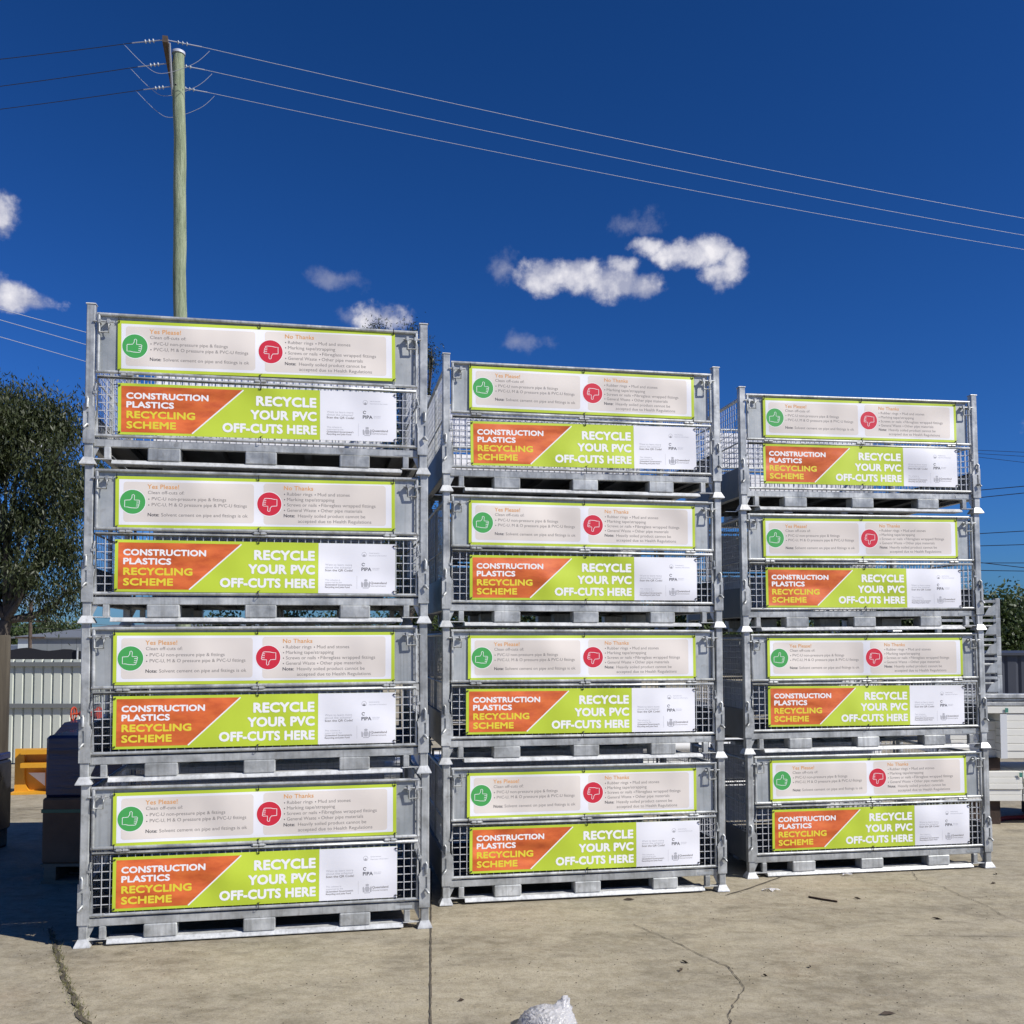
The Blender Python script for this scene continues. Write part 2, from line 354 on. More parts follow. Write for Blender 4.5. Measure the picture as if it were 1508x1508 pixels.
for i, c_ in enumerate(CR): ribbon([ground(*q) for q in c_], .0035 if i != 2 else .0052, 'ground_crack', M['dirt'], .006, 6, seed=10 + i, kind='structure')
LC = [ground(*q) for q in ((70, 1368), (82, 1392), (86, 1412), (95, 1438), (104, 1462), (116, 1486), (132, 1520), (150, 1560))]
ribbon(LC, .022, 'ground_crack', M['dirt'], .012, 6, seed=20, kind='structure')
rnd = random.Random(5); gm = MB()
for i in range(520):
    a = rnd.random() ** .8 * (len(LC) - 1.01); k = int(a); p = LC[k].lerp(LC[k + 1], a - k) + Vector((rnd.gauss(0, .015), rnd.gauss(0, .012), 0))
    h = rnd.uniform(.006, .028); t = rnd.uniform(0, math.tau); w = .0022
    lean = Vector((rnd.uniform(-1, 1), rnd.uniform(-1, 1), 0)) * h * .9
    gm.add([(p.x - w * math.cos(t), p.y - w * math.sin(t), p.z), (p.x + w * math.cos(t), p.y + w * math.sin(t), p.z), (p.x + lean.x, p.y + lean.y, p.z + h)], [(0, 1, 2)])
gm.build('crack_grass', M['grass'], kind='stuff', label='dry grass growing in the crack at the lower left of the yard')

gr_ = MB(); rnd = random.Random(9)
for i in range(900):
    p = ground(rnd.uniform(20, 1500), rnd.uniform(1300, 1508)); q = rnd.uniform(.0015, .005); t = rnd.uniform(0, 3)
    gr_.add([(p.x + q * math.cos(t + a), p.y + q * math.sin(t + a), p.z + .0005) for a in (0, 2.1, 4.2)] + [(p.x, p.y, p.z + q * .8)], [(0, 1, 3), (1, 2, 3), (2, 0, 3)])
gr_.build('grit', M['dirt'], kind='stuff', label='fine dark grit scattered over the concrete')
# ------------------------------------------------------------------ cages
PI_, HP, WX, DP = .85, .877, 1.807, 1.15           # stack pitch, post height, post spacing, depth
def wire_grid(mb, axis, a0, a1, z0, z1, fixed, da, dz, r=.0022):
    a = a0 + da
    while a < a1 - .005:
        if axis == 'x': mb.box(a - r, a + r, fixed - r, fixed + r, z0, z1)
        else: mb.box(fixed - r, fixed + r, a - r, a + r, z0, z1)
        a += da
    z = z0 + dz
    while z < z1 - .005:
        if axis == 'x': mb.box(a0, a1, fixed + r, fixed + 3 * r, z - r, z + r)
        else: mb.box(fixed + r, fixed + 3 * r, a0, a1, z - r, z + r)
        z += dz
def make_cage():
    root = empty('stillage_cage')
    G = M['galv']
    # posts with their feet and caps: the posts stand at the four corners
    for px in (.0065, 1.8055):
        for py in (.023, DP - .023):
            h = .0225
            post = MB().cbox(px - h, px + h, py - h, py + h, .03, HP - .004, .004).build('corner_post', G, root)
            MB().frustum(px, py, 0.0, .006, .0415, .0405).frustum(px, py, .006, .040, .0405, .024).build('stacking_foot', M['zinc'], post)
            MB().frustum(px, py, HP - .004, HP + .001, .026, .025).frustum(px, py, HP + .001, HP + .006, .025, .012).build('post_cap', M['zinc'], post)
    for s_, px in ((1, .0065), (-1, 1.8055)):          # lock plates at the foot of the front posts
        def X(v): return px + s_ * (v - .0065)
        outline = [(-.021, .114), (.039, .114), (.039, .300), (.020, .326), (-.021, .326)]
        # plate with its slot left open: four strips round the slot
        mb = MB()
        for poly in ([(-.021, .114), (.039, .114), (.039, .200), (-.021, .200)], [(-.021, .282), (.039, .282), (.039, .300), (.020, .328), (-.021, .328)],
                     [(-.021, .200), (-.005, .200), (-.005, .282), (-.021, .282)], [(.006, .200), (.039, .200), (.039, .282), (.006, .282)]):
            mb.prism([(X(a), b) for a, b in poly], -.007, -.0005)
        pl = mb.build('lock_plate', G, root)
        MB().path([(X(.002), -.004, .214), (X(.002), -.022, .214), (X(-.012), -.026, .194)], .007, 8).build('lock_pin', G, pl)
        MB().path([(X(0), -.013, .306), (X(0), -.015, .352), (X(0), -.004, .362)], .0085, 8).build('lock_handle', G, pl)
        # lugs between post and gate
        MB().box(min(X(.026), X(.044)), max(X(.026), X(.044)), -.004, .006, .385, .400).path([(X(.036), -.004, .40), (X(.042), -.004, .44)], .004, 6).path([(X(.036), -.004, .25), (X(.042), -.004, .29)], .004, 6).build('gate_lug', G, root)
        # spring latch
        lt = MB().path([(X(.022), -0.005, .779), (X(.125), -0.005, .779)], .0048, 8).build('gate_latch', G, root)
        MB().path([(X(.052), -0.005, .779), (X(.050), -0.010, .772), (X(.050), -0.011, .722), (X(.098), -0.011, .720), (X(.100), -0.010, .772), (X(.098), -0.005, .779)], .0052, 6).build('latch_handle', G, lt)
        MB().box(min(X(.046), X(.060)), max(X(.046), X(.060)), -.014, .018, .770, .789).build('latch_bracket', G, lt)
        MB().box(min(X(.092), X(.106)), max(X(.092), X(.106)), -.014, .018, .770, .792).build('latch_bracket', G, lt)
    # base
    for y0, y1 in ((.012, .046), (DP - .046, DP - .012)):
        MB().cbox(.0315, 1.7805, y0, y1, .1005, .1420, .003).build('base_beam', G, root)
    for s_ in (0, 1):
        x0 = -.012 if s_ == 0 else WX - .026 - .004
        MB().cbox(x0, x0 + .036, .048, DP - .048, .1005, .1420, .003).build('base_beam', G, root)
        xp = -.016 if s_ == 0 else WX + .014
        MB().box(xp, xp + .002, .047, DP - .047, .104, .305).box(min(xp, xp + (.02 if s_ == 0 else -.018)), max(xp + .002, xp + (.02 if s_ == 0 else -.018)), .047, DP - .047, .305, .308).build('side_sheet', M['galv_dark'], root)
    for y0, y1 in ((.004, .100), (DP / 2 - .05, DP / 2 + .05), (DP - .100, DP - .004)):
        MB().prism([(y0 + .012, .031), (y1, .031), (y1, .008), (y0 - .004, .008), (y0 - .004, .012)], .124, 1.685, 'x').build('skid_runner', M['zinc'], root)
        for x0, x1 in ((.308, .478), (.821, .990), (1.335, 1.503)):
            MB().cbox(x0, x1, y0 + .002, y1 - .002, .0312, .1003, .005).build('pallet_block', G, root)
    for y0, y1 in ((.006, .04), (DP - .04, DP - .006)):
        for s_, x0 in ((1, .085), (-1, 1.690)):
            lg = MB().cbox(x0, x0 + .033, y0, y1, .036, .1003, .003).build('support_leg', G, root)
            a, b = (.030, .124) if s_ == 1 else (1.683, 1.782)
            MB().box(a, b, y0, y1, .031, .0358).build('foot_strap', M['zinc'], root)
        for x0, x1 in ((.03, .06), (1.748, 1.778)):
            MB().prism([(x0 + (0 if x0 < 1 else .03), .036), (x0 + (0 if x0 < 1 else .03), .100), (x1 if x0 < 1 else x0, .100)], (y0 + y1) / 2 - .002, (y0 + y1) / 2 + .002).build('gusset', G, root)
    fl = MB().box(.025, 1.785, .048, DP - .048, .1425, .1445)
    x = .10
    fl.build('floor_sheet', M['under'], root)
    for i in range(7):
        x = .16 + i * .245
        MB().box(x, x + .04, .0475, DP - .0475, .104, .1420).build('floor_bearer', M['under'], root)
    # gates: two at the front, two at the back
    for face, yc in (('front', .010), ('rear', DP - .010)):
        out = -1 if face == 'front' else 1
        lo = MB(); r = .0095; x0, x1 = .0455, 1.7640
        lo.path([(x0, yc, .162), (x0, yc, .4795), (x1, yc, .4795), (x1, yc, .162)], r, 10).path([(x0 - .008, yc, .1595), (x1 + .008, yc, .1595)], r, 10)
        lo_ = lo.build('lower_gate', G, root)
        w = MB(); wire_grid(w, 'x', x0 + .006, x1 - .006, .168, .474, yc + .004, .042, .0432, .0020); w.build('wire_mesh', M['wire'], lo_, kind='stuff')
        up = MB().path([(x0, yc, .508), (x0, yc, .8225)], r, 10).path([(x1, yc, .508), (x1, yc, .8225)], r, 10)
        up.path([(x0 - .008, yc, .508), (x1 + .008, yc, .508)], r, 10).path([(x0 - .008, yc, .8225), (x1 + .008, yc, .8225)], r, 10)
        up_ = up.build('upper_gate', G, root)
        if face == 'front':
            MB().box(x0 + .001, x1 - .013, yc + .009, yc + .011, .508, .8225).build('gate_sheet', M['sheet'], up_)
        else:
            w = MB(); wire_grid(w, 'x', x0 + .006, x1 - .006, .512, .818, yc - .006, .042, .0432); w.build('wire_mesh', M['wire'], up_, kind='stuff')
        for hx in (.165, .868, 1.582):
            h_ = MB().path([(hx, yc + out * .006, .494), (hx + .026, yc + out * .006, .494)], .0085, 8).path([(hx + .034, yc + out * .006, .494), (hx + .060, yc + out * .006, .494)], .0085, 8)
            h_.path([(hx - .006, yc + out * .006, .494), (hx + .067, yc + out * .006, .494)], .004, 6).box(hx + .004, hx + .022, yc - .002, yc + .003, .478, .510).box(hx + .038, hx + .056, yc - .002, yc + .003, .478, .510)
            h_.build('gate_hinge', G, root)
        if face == 'rear':
            for z0, z1 in ((.178, .458), (.518, .798)):
                MB().box(.155, 1.650, yc + .006, yc + .008, z0, z1).build('rear_banner', M['plastic_white'], root)
    # sides
    for s_ in (0, 1):
        xc = .0065 if s_ == 0 else 1.8055
        MB().path([(xc, .045, .800), (xc, DP - .045, .800)], .0125, 8).build('side_rail', G, root)
        MB().path([(xc, .045, .494), (xc, DP - .045, .494)], .006, 6).build('side_rail', G, root)
        MB().cbox(xc - .01, xc + .01, DP * .5 - .01, DP * .5 + .01, .1450, .788, .002).build('side_upright', G, root)
        w = MB(); wire_grid(w, 'y', .046, DP - .046, .146, .792, xc, .042, .0432, .0015); w.build('wire_mesh', M['wire'], root, kind='stuff')
    MB().box(1.640, 1.735, .0103, .0118, .110, .126).build('maker_plate', M['sheet'], root)
    return root

UNITS = [(0,0,(-2.2560,5.1875,0.0186),(0.98118,0.19307,0.00008),(-0.00020,0.00063,1.00000)),
(0,1,(-2.2642,5.1865,0.8646),(0.98115,0.19307,0.00782),(-0.00780,-0.00086,0.99997)),
(0,2,(-2.2679,5.1863,1.7175),(0.98118,0.19307,0.00229),(-0.00237,0.00020,1.00000)),
(0,3,(-2.2761,5.1853,2.5695),(0.98118,0.19307,0.00008),(-0.00020,0.00063,1.00000)),
(1,0,(-0.4062,6.0510,0.0048),(0.98226,0.18750,-0.00153),(0.00083,0.00378,0.99999)),
(1,1,(-0.4122,6.0529,0.8598),(0.98226,0.18750,-0.00097),(0.00029,0.00368,0.99999)),
(1,2,(-0.4117,6.0561,1.7058),(0.98226,0.18750,-0.00097),(0.00029,0.00368,0.99999)),
(1,3,(-0.4123,6.0590,2.5528),(0.98226,0.18751,0.00290),(-0.00351,0.00295,0.99999)),
(2,0,(1.6480,6.7853,-0.0143),(0.98606,0.16639,0.00229),(-0.00317,0.00504,0.99998)),
(2,1,(1.6367,6.7881,0.8326),(0.98604,0.16640,0.00561),(-0.00645,0.00449,0.99997)),
(2,2,(1.6264,6.7911,1.6786),(0.98602,0.16641,0.00838),(-0.00917,0.00403,0.99995)),
(2,3,(1.6264,6.7959,2.5296),(0.98602,0.16642,0.00893),(-0.00972,0.00393,0.99995))]
# centre x, centre z and tilt of the upper and the lower banner of each cage, in the cage's own frame
BAN = {(0, 0):((0.894, 0.658, 0.0038), (0.9, 0.317, -0.0006)), (0, 1):((0.893, 0.658, -0.0047), (0.897, 0.318, -0.0043)), (0, 2):((0.89, 0.659, 0.0066), (0.893, 0.308, -0.0021)),
       (0, 3):((0.894, 0.664, 0.0141), (0.902, 0.316, 0.0105)), (1, 0):((0.885, 0.653, -0.0019), (0.901, 0.32, -0.0025)), (1, 1):((0.895, 0.654, 0.0019), (0.883, 0.318, -0.0027)),
       (1, 2):((0.898, 0.656, -0.0007), (0.904, 0.314, 0.0046)), (1, 3):((0.902, 0.664, -0.0025), (0.909, 0.318, 0.0098)), (2, 0):((0.903, 0.659, 0.0018), (0.91, 0.319, -0.0012)),
       (2, 1):((0.909, 0.658, -0.0039), (0.904, 0.32, -0.0076)), (2, 2):((0.902, 0.66, 0.005), (0.91, 0.307, -0.0043)), (2, 3):((0.913, 0.663, -0.0012), (0.904, 0.332, -0.0025))}

# ------------------------------------------------------------------ banners
def text_mesh(body, u0, u1, v, cap, off=0.0, space=1.0, right=None):
    """flat lettering as a mesh, scaled so that it runs from u0 to u1 with capitals cap high on the line v"""
    cu = bpy.data.curves.new('lettering', 'FONT'); cu.body = body; cu.size = 1; cu.space_character = space; cu.resolution_u = 3
    o = bpy.data.objects.new('lettering', cu); C.objects.link(o)
    dg = bpy.context.evaluated_depsgraph_get(); me = bpy.data.meshes.new_from_object(o.evaluated_get(dg))
    bpy.data.objects.remove(o); bpy.data.curves.remove(cu)
    n = len(me.vertices); co = np.empty(n * 3, np.float32); me.vertices.foreach_get('co', co); co = co.reshape(-1, 3)
    sx = (u1 - u0) / (co[:, 0].max() - co[:, 0].min()); sy = cap / .70
    out = np.zeros_like(co); out[:, 0] = (co[:, 0] - co[:, 0].min()) * sx + u0 - BW / 2; out[:, 2] = co[:, 1] * sy + v - BH / 2
    out[:, 1] = 0
    if off:                                            # a heavier stroke: shifted copies a hair apart in depth
        lo = np.empty(len(me.loops), np.int32); me.loops.foreach_get('vertex_index', lo)
        st = [list(p.vertices) for p in me.polygons]; V = []; Fc = []; w = off * cap * 1.5
        for i, (dx, dz) in enumerate(((0, 0), (1, 0), (-1, 0), (0, 1), (0, -1), (.7, .7), (-.7, .7), (.7, -.7), (-.7, -.7))):
            q = out.copy(); q[:, 0] += dx * w; q[:, 2] += dz * w; q[:, 1] = -i * 2.5e-5
            V += [tuple(v) for v in q.tolist()]; Fc += [tuple(k + i * n for k in f) for f in st]
        me = bpy.data.meshes.new('lettering'); me.from_pydata(V, [], Fc); me.update(); return me
    me.vertices.foreach_set('co', out.ravel()); me.update(); me.name = 'lettering'
    return me
BW, BH = 1.500, .281
LY = -.0002                                           # step between printed layers
def lettering(root, rows, m):
    for row in rows:
        me = text_mesh(*row); me.materials.append(m)
        o = obj('lettering', me, root); o.location.y = -.0012 + LY * 3
def flat(name, polys, y, m, parent):
    mb = MB()
    for p in polys: mb.add([(a - BW / 2, 0, b - BH / 2) for a, b in p], [tuple(range(len(p)))])
    o = mb.build(name, m, parent); o.location.y = y; return o
def rrect(x0, x1, y0, y1, r, n=6):
    P = []
    for cx, cy, a in ((x1 - r, y1 - r, 0), (x0 + r, y1 - r, 90), (x0 + r, y0 + r, 180), (x1 - r, y0 + r, 270)):
        for i in range(n + 1): t = R(a + 90 * i / n); P.append((cx + r * math.cos(t), cy + r * math.sin(t)))
    return P
def circ(cx, cy, r, n=40, ry=None): return [(cx + r * math.cos(math.tau * i / n), cy + (ry or r) * math.sin(math.tau * i / n)) for i in range(n)]
def strokes(paths, w):
    out = []
    for P in paths:
        n = len(P); L_ = []; R_ = []
        for i in range(n):
            a = Vector(P[max(0, i - 1)]); b = Vector(P[min(n - 1, i + 1)]); d = (b - a); d = d.normalized() if d.length else Vector((1, 0)); q = Vector((-d.y, d.x)) * w / 2; c = Vector(P[i])
            L_.append(tuple(c + q)); R_.append(tuple(c - q))
        for i in range(n - 1): out.append([R_[i], R_[i + 1], L_[i + 1], L_[i]])
    return out
THUMB = [(-.040, .012), (-.012, .014), (-.004, .026), (-.003, .040), (.004, .043), (.009, .038), (.008, .014), (.032, .013), (.036, .008), (.034, .004), (.030, .003),
         (.034, .001), (.034, -.006), (.028, -.008), (.032, -.010), (.031, -.016), (.026, -.018), (.029, -.021), (.026, -.027), (.018, -.029), (-.008, -.028), (-.026, -.024), (-.040, -.024), (-.040, .012)]
FING = [[(.030, .003), (.019, .003)], [(.028, -.008), (.018, -.008)], [(.026, -.018), (.017, -.018)]]
def ties(root, spots):
    for (u, v, ang) in spots:
        a = R(ang); dx, dz = math.cos(a), math.sin(a); x, z = u - BW / 2, v - BH / 2
        mb = MB().path([(x - dx * .004, -.003, z - dz * .004), (x + dx * .010, -.009, z + dz * .010), (x + dx * .019, -.0125, z + dz * .019), (x + dx * .030, -.006, z + dz * .030), (x + dx * .030, .008, z + dz * .030)], .0022, 5)
        mb.box(x - .0035, x + .0035, -.006, -.002, z - .0035, z + .0035).path([(x, -.004, z), (x - dz * .006 + .004, -.012, z + .007)], .0012, 4)
        mb.build('cable_tie', M['black'], root)
def upper_banner():
    b = empty('information_banner')
    MB().cbox(-BW / 2, BW / 2, -.0012, .0012, -BH / 2, BH / 2, .0004).build('banner_sheet', M['lime'], b)
    flat('white_field', [rrect(.019, BW - .019, .017, BH - .017, .002)], -.0012 + LY, M['plastic_white'], b)
    flat('cream_panel', [rrect(.042, .724, .033, .251, .016)], -.0012 + LY * 2, M['cream'], b)
    flat('cream_panel', [rrect(.776, 1.449, .028, .256, .016)], -.0012 + LY * 2, M['cream'], b)
    for cx, m_, sg in ((.089, 'green', 1), (.807, 'red', -1)):
        flat('icon_ring', [circ(cx, .142, .069)], -.0012 + LY * 2.5, M['white'], b)
        ic = flat('icon_disc', [circ(cx, .142, .0655)], -.0012 + LY * 3, M[m_], b)
        q = flat('thumb_outline', strokes([[(cx + x * 1.02 * sg, .142 + y * 1.02 * sg - (.004 if sg > 0 else -.002)) for x, y in P] for P in [THUMB] + FING], .0030), LY, M['white'], ic)
    lettering(b, [('Yes Please!', .165, .328, .215, .024, .012, 1.03)], M['orange_text'])
    lettering(b, [('No Thanks', .886, 1.045, .222, .023, .012, 1.03)], M['orange_text'])
    lettering(b, [('Clean off-cuts of:', .167, .355, .186, .018), ('PVC-U non-pressure pipe & fittings', .187, .576, .152, .018), ('PVC-U, M & O pressure pipe & PVC-U fittings', .187, .686, .120, .018),
                  ('Solvent cement on pipe and fittings is ok', .236, .691, .065, .018),
                  ('Rubber rings', .902, 1.040, .191, .018), ('Mud and stones', 1.070, 1.247, .191, .018), ('Marking tape/strapping', .902, 1.162, .161, .018),
                  ('Screws or nails', .902, 1.064, .131, .018), ('Fibreglass wrapped fittings', 1.090, 1.391, .131, .018), ('General Waste', .902, 1.060, .101, .018), ('Other pipe materials', 1.087, 1.316, .101, .018),
                  ('Heavily soiled product cannot be', .962, 1.333, .070, .018), ('accepted due to Health Regulations', .962, 1.367, .040, .018)], M['grey_text'])
    lettering(b, [('Note:', .167, .225, .065, .018, .014), ('Note:', .885, .945, .070, .018, .014)], M['dark_text'])
    flat('bullet_marks', [circ(x, y, .0032, 10) for x, y in ((.172, .158), (.172, .126), (.889, .198), (.889, .168), (.889, .138), (.889, .108), (1.056, .198), (1.079, .138), (1.075, .108))], -.0012 + LY * 3, M['dark_text'], b)
    ties(b, [(.008, BH - .008, 90), (.008, .008, -90), (BW - .008, BH - .008, 90), (BW - .008, .008, -90), (BW / 2, BH - .006, 90), (BW / 2, .006, -90)])
    return b
def lower_banner():
    b = empty('recycling_banner')
    MB().cbox(-BW / 2, BW / 2, -.0012, .0012, -BH / 2, BH / 2, .0004).build('banner_sheet', M['lime'], b)
    flat('orange_panel', [[(.018, .014), (.383, .014), (.652, .266), (.018, .266)]], -.0012 + LY * 2, M['orange'], b)
    flat('white_stripe', strokes([[(.385, .014), (.657, .266)]], .007), -.0012 + LY * 2.5, M['white'], b)
    flat('white_panel', [[(1.073, .0003), (BW - .0003, .0003), (BW - .0003, BH - .0003), (1.073, BH - .0003)]], -.0012 + LY * 2, M['plastic_white'], b)
    lettering(b, [('CONSTRUCTION', .045, .469, .198, .0315, .044, 1.03), ('PLASTICS', .046, .288, .150, .0315, .044, 1.03),
                  ('RECYCLE', .728, 1.050, .184, .050, .046, 1.04), ('YOUR PVC', .697, 1.051, .107, .048, .046, 1.04), ('OFF-CUTS HERE', .548, 1.052, .031, .047, .046, 1.04)], M['white'])
    lettering(b, [('RECYCLING', .047, .399, .0925, .0365, .044, 1.03), ('SCHEME', .047, .299, .036, .0365, .044, 1.03)], M['lime_text'])
    lettering(b, [('Want to learn more', 1.110, 1.258, .155, .0115), ('about the scheme?', 1.110, 1.256, .140, .0115), ('This scheme is', 1.110, 1.192, .071, .0085), ('supported by the', 1.110, 1.202, .058, .0085),
                  ('Australian Government', 1.352, 1.410, .226, .0065), ('Department of Environment', 1.352, 1.450, .212, .0065), ('plastics industry', 1.372, 1.412, .141, .005), ('pipe association', 1.372, 1.408, .133, .005)], M['light_text'])
    lettering(b, [('Scan the QR Code!', 1.110, 1.262, .124, .0115, .012), ("Queensland Government's", 1.110, 1.258, .0445, .0090, .012), ('Recycling and Jobs Fund', 1.110, 1.245, .031, .0090, .012),
                  ('Queensland', 1.362, 1.451, .055, .0125, .012), ('Government', 1.362, 1.448, .040, .0095)], M['grey_text'])
    lettering(b, [('PIPA', 1.311, 1.365, .128, .019, .018)], M['dark_text'])
    ring = []
    def ringq(cx, cy, r0, r1, a0, a1, n=20):
        return [[(cx + r0 * math.cos(R(a0 + (a1 - a0) * i / n)), cy + r0 * math.sin(R(a0 + (a1 - a0) * i / n))), (cx + r1 * math.cos(R(a0 + (a1 - a0) * i / n)), cy + r1 * math.sin(R(a0 + (a1 - a0) * i / n))),
                 (cx + r1 * math.cos(R(a0 + (a1 - a0) * (i + 1) / n)), cy + r1 * math.sin(R(a0 + (a1 - a0) * (i + 1) / n))), (cx + r0 * math.cos(R(a0 + (a1 - a0) * (i + 1) / n)), cy + r0 * math.sin(R(a0 + (a1 - a0) * (i + 1) / n)))] for i in range(n)]
    flat('pipe_emblem', ringq(1.321, .164, .006, .0095, 20, 320), -.0012 + LY * 3, M['dark_text'], b)
    flat('round_emblem', ringq(1.325, .221, .0115, .0135, 0, 360) + [circ(1.325, .215, .007, 12)] + [[(1.3135, .2105), (1.3365, .2105), (1.333, .2135), (1.317, .2135)]], -.0012 + LY * 3, M['light_text'], b)
    crest = [[(1.326, .038), (1.344, .038), (1.348, .055), (1.345, .066), (1.325, .066), (1.322, .055)], [(1.311, .036), (1.321, .036), (1.320, .058), (1.313, .068), (1.309, .060)],
             [(1.349, .036), (1.358, .036), (1.360, .062), (1.355, .070), (1.350, .058)], [(1.328, .068), (1.342, .068), (1.345, .078), (1.335, .082), (1.325, .078)], [(1.318, .030), (1.352, .030), (1.350, .0345), (1.320, .0345)]]
    flat('crest_emblem', crest, -.0012 + LY * 3, M['light_text'], b)
    flat('thin_rule', [[(1.285, .027), (1.2862, .027), (1.2862, .100), (1.285, .100)]], -.0012 + LY * 3, M['light_text'], b)
    ties(b, [(.010, BH - .012, 180), (.010, .012, 180), (BW - .010, BH - .012, 0), (BW - .010, .012, 0), (BW / 2, BH - .006, 90), (BW / 2, .006, -90)])
    return b

cage0 = make_cage(); ub0 = upper_banner(); lb0 = lower_banner()
bpy.context.view_layer.update(); index_kids()
SIDE = ['left', 'middle', 'right']; TIER = ['bottom cage standing on the concrete', 'second cage from the ground', 'third cage from the ground', 'topmost cage']
TIERB = ['bottom cage', 'second lowest cage', 'third cage up', 'topmost cage']
SHY = (.0295, .0215)
first = True
for (i, k, loc, ex, up) in UNITS:
    ex, up = Vector(ex).normalized(), Vector(up).normalized(); ny = up.cross(ex).normalized(); up = ex.cross(ny).normalized()
    mw = Matrix(((ex.x, ny.x, up.x, loc[0]), (ex.y, ny.y, up.y, loc[1]), (ex.z, ny.z, up.z, loc[2]), (0, 0, 0, 1)))
    c = cage0 if first else copy_tree(cage0); c.matrix_world = mw @ Matrix.Translation((0, .0185, 0))
    tag(c, 'galvanised steel mesh cage, %s in the %s stack' % (TIER[k], SIDE[i]), 'cage', 'galvanised cages stacked four high')
    for j, src in enumerate((ub0, lb0)):
        b = src if first else copy_tree(src); cx, cz, tilt = BAN[i, k][j]
        b.matrix_world = mw @ Matrix.Translation((cx, SHY[j], cz)) @ Matrix.Rotation(-tilt, 4, 'Y') @ Matrix.Rotation(random.uniform(-.012, .012), 4, 'X')
        if j == 0: tag(b, 'cream thumb icon banner on the %s of the %s stack' % (TIERB[k], SIDE[i]), 'banner', 'yes and no banners on the upper gates')
        else: tag(b, 'orange and lime recycling banner on the %s of the %s stack' % (TIERB[k], SIDE[i]), 'banner', 'recycling scheme banners on the lower gates')
    first = False

bpy.context.view_layer.update(); rnd = random.Random(21)
for o in C.objects:
    if o.name.startswith('latch_handle'):
        a = rnd.uniform(-.12, .22); pv = Vector((0, -.005, .779)); Rm = Matrix.Rotation(a, 4, 'X')
        o.matrix_basis = Matrix.Translation(pv) @ Rm @ Matrix.Translation(-pv)
# ------------------------------------------------------------------ power lines
M['pole'] = noisy('treated pole', [(.13, .16, .10), (.25, .30, .19), (.37, .41, .29)], scale=4, rough=.9, bump=.8, bscale=26, bdist=.03, stretch=(5, 5, .3))
M['arm'] = noisy('old timber', [(.05, .035, .028), (.11, .08, .06)], scale=6, rough=.9, bump=.3)
M['alu'] = mat('aluminium cable', (.42, .44, .50), .6, .2)
M['cable'] = mat('dark cable', (.02, .022, .03), .5)
M['porcelain'] = mat('insulator', (.40, .45, .50), .3)
pt = at(263, 80, 21.2); pbx = at(266.5, 560, 21.2)
pb = pbx + (pbx - pt) * ((pbx.z + .2) / (pt.z - pbx.z))
pole = empty('power_pole', (pb.x, pb.y, gz(pb.x, pb.y)), 0, 'tall round greenish timber power pole behind the left stack', 'power pole')
def rel(p, o): return p - o.location
MB().path([rel(pb.lerp(pt, t / 24) + Vector((.012 * math.sin(t * .7) + .008 * math.sin(t * 1.9), 0, 0)), pole) for t in range(25)], [(.166 - .038 * t / 24) * (1 + .02 * math.sin(t * 2.3)) for t in range(25)], 20).build('pole_shaft', M['pole'], pole)
MB().path([rel(pt + Vector((0, 0, -.01)), pole), rel(pt + Vector((0, 0, .05)), pole), rel(pt + Vector((0, 0, .09)), pole)], [.145, .142, .08], 20).build('pole_cap', M['alu'], pole)
a0, a1 = at(243, 57, 20.4), at(256, 129, 22.25)
d_ = (a1 - a0).normalized(); side = d_.cross(Vector((0, 0, 1))).normalized()
ab = MB(); hw = .055
q = [a0 - side * hw, a0 + side * hw, a1 + side * hw, a1 - side * hw]
vs = [rel(v + Vector((0, 0, z)), pole) for z in (-.07, .07) for v in q]
ab.add(vs, [(0, 3, 2, 1), (4, 5, 6, 7), (0, 1, 5, 4), (1, 2, 6, 5), (2, 3, 7, 6), (3, 0, 4, 7)]).build('cross_arm', M['arm'], pole)
MB().path([rel(a0.lerp(a1, .08) + Vector((.08, 0, 0)), pole), rel(pt + Vector((-.12, 0, -.95)), pole)], .025, 6).build('arm_brace', M['alu'], pole)
MB().path([rel(pt + Vector((-.02, -.13, -.75)), pole), rel(pt + Vector((.13, -.05, -.85)), pole)], .02, 6).build('pole_band', M['black'], pole)
def insulator(p, q, n=3):
    o = empty('insulator_string'); o.location = p
    d = (q - p); L = d.length; mb = MB().path([(0, 0, 0), d], .012, 6)
    mb.build('insulator_rod', M['alu'], o)
    db = MB()
    for k in range(n):
        c = d * (.35 + .12 * k); u = d.normalized(); db.path([c - u * .012, c, c + u * .02], [.016, .045, .02], 12)
    db.build('insulator_disc', M['porcelain'], o); return o
def wire(pts, r, m, label, group, sag=0, n=24):
    P = []
    a, b = pts
    for i in range(n + 1):
        t = i / n; p = a.lerp(b, t); p.z -= sag * 4 * t * (1 - t); P.append(p)
    o = MB().path(P, r, 5, cap=False).build('power_line', m); return tag(o, label, 'power line', group)
att = [a0.lerp(a1, .02), a0.lerp(a1, .48), a0.lerp(a1, .97)]
Ls = [at(0, 82, 20.9), at(0, 122, 21.9), at(0, 156, 22.9)]; Rs = [at(1508, 320, 27.5), at(1508, 345, 28.5), at(1508, 366, 29.5)]
nm = ['highest', 'middle', 'lowest']
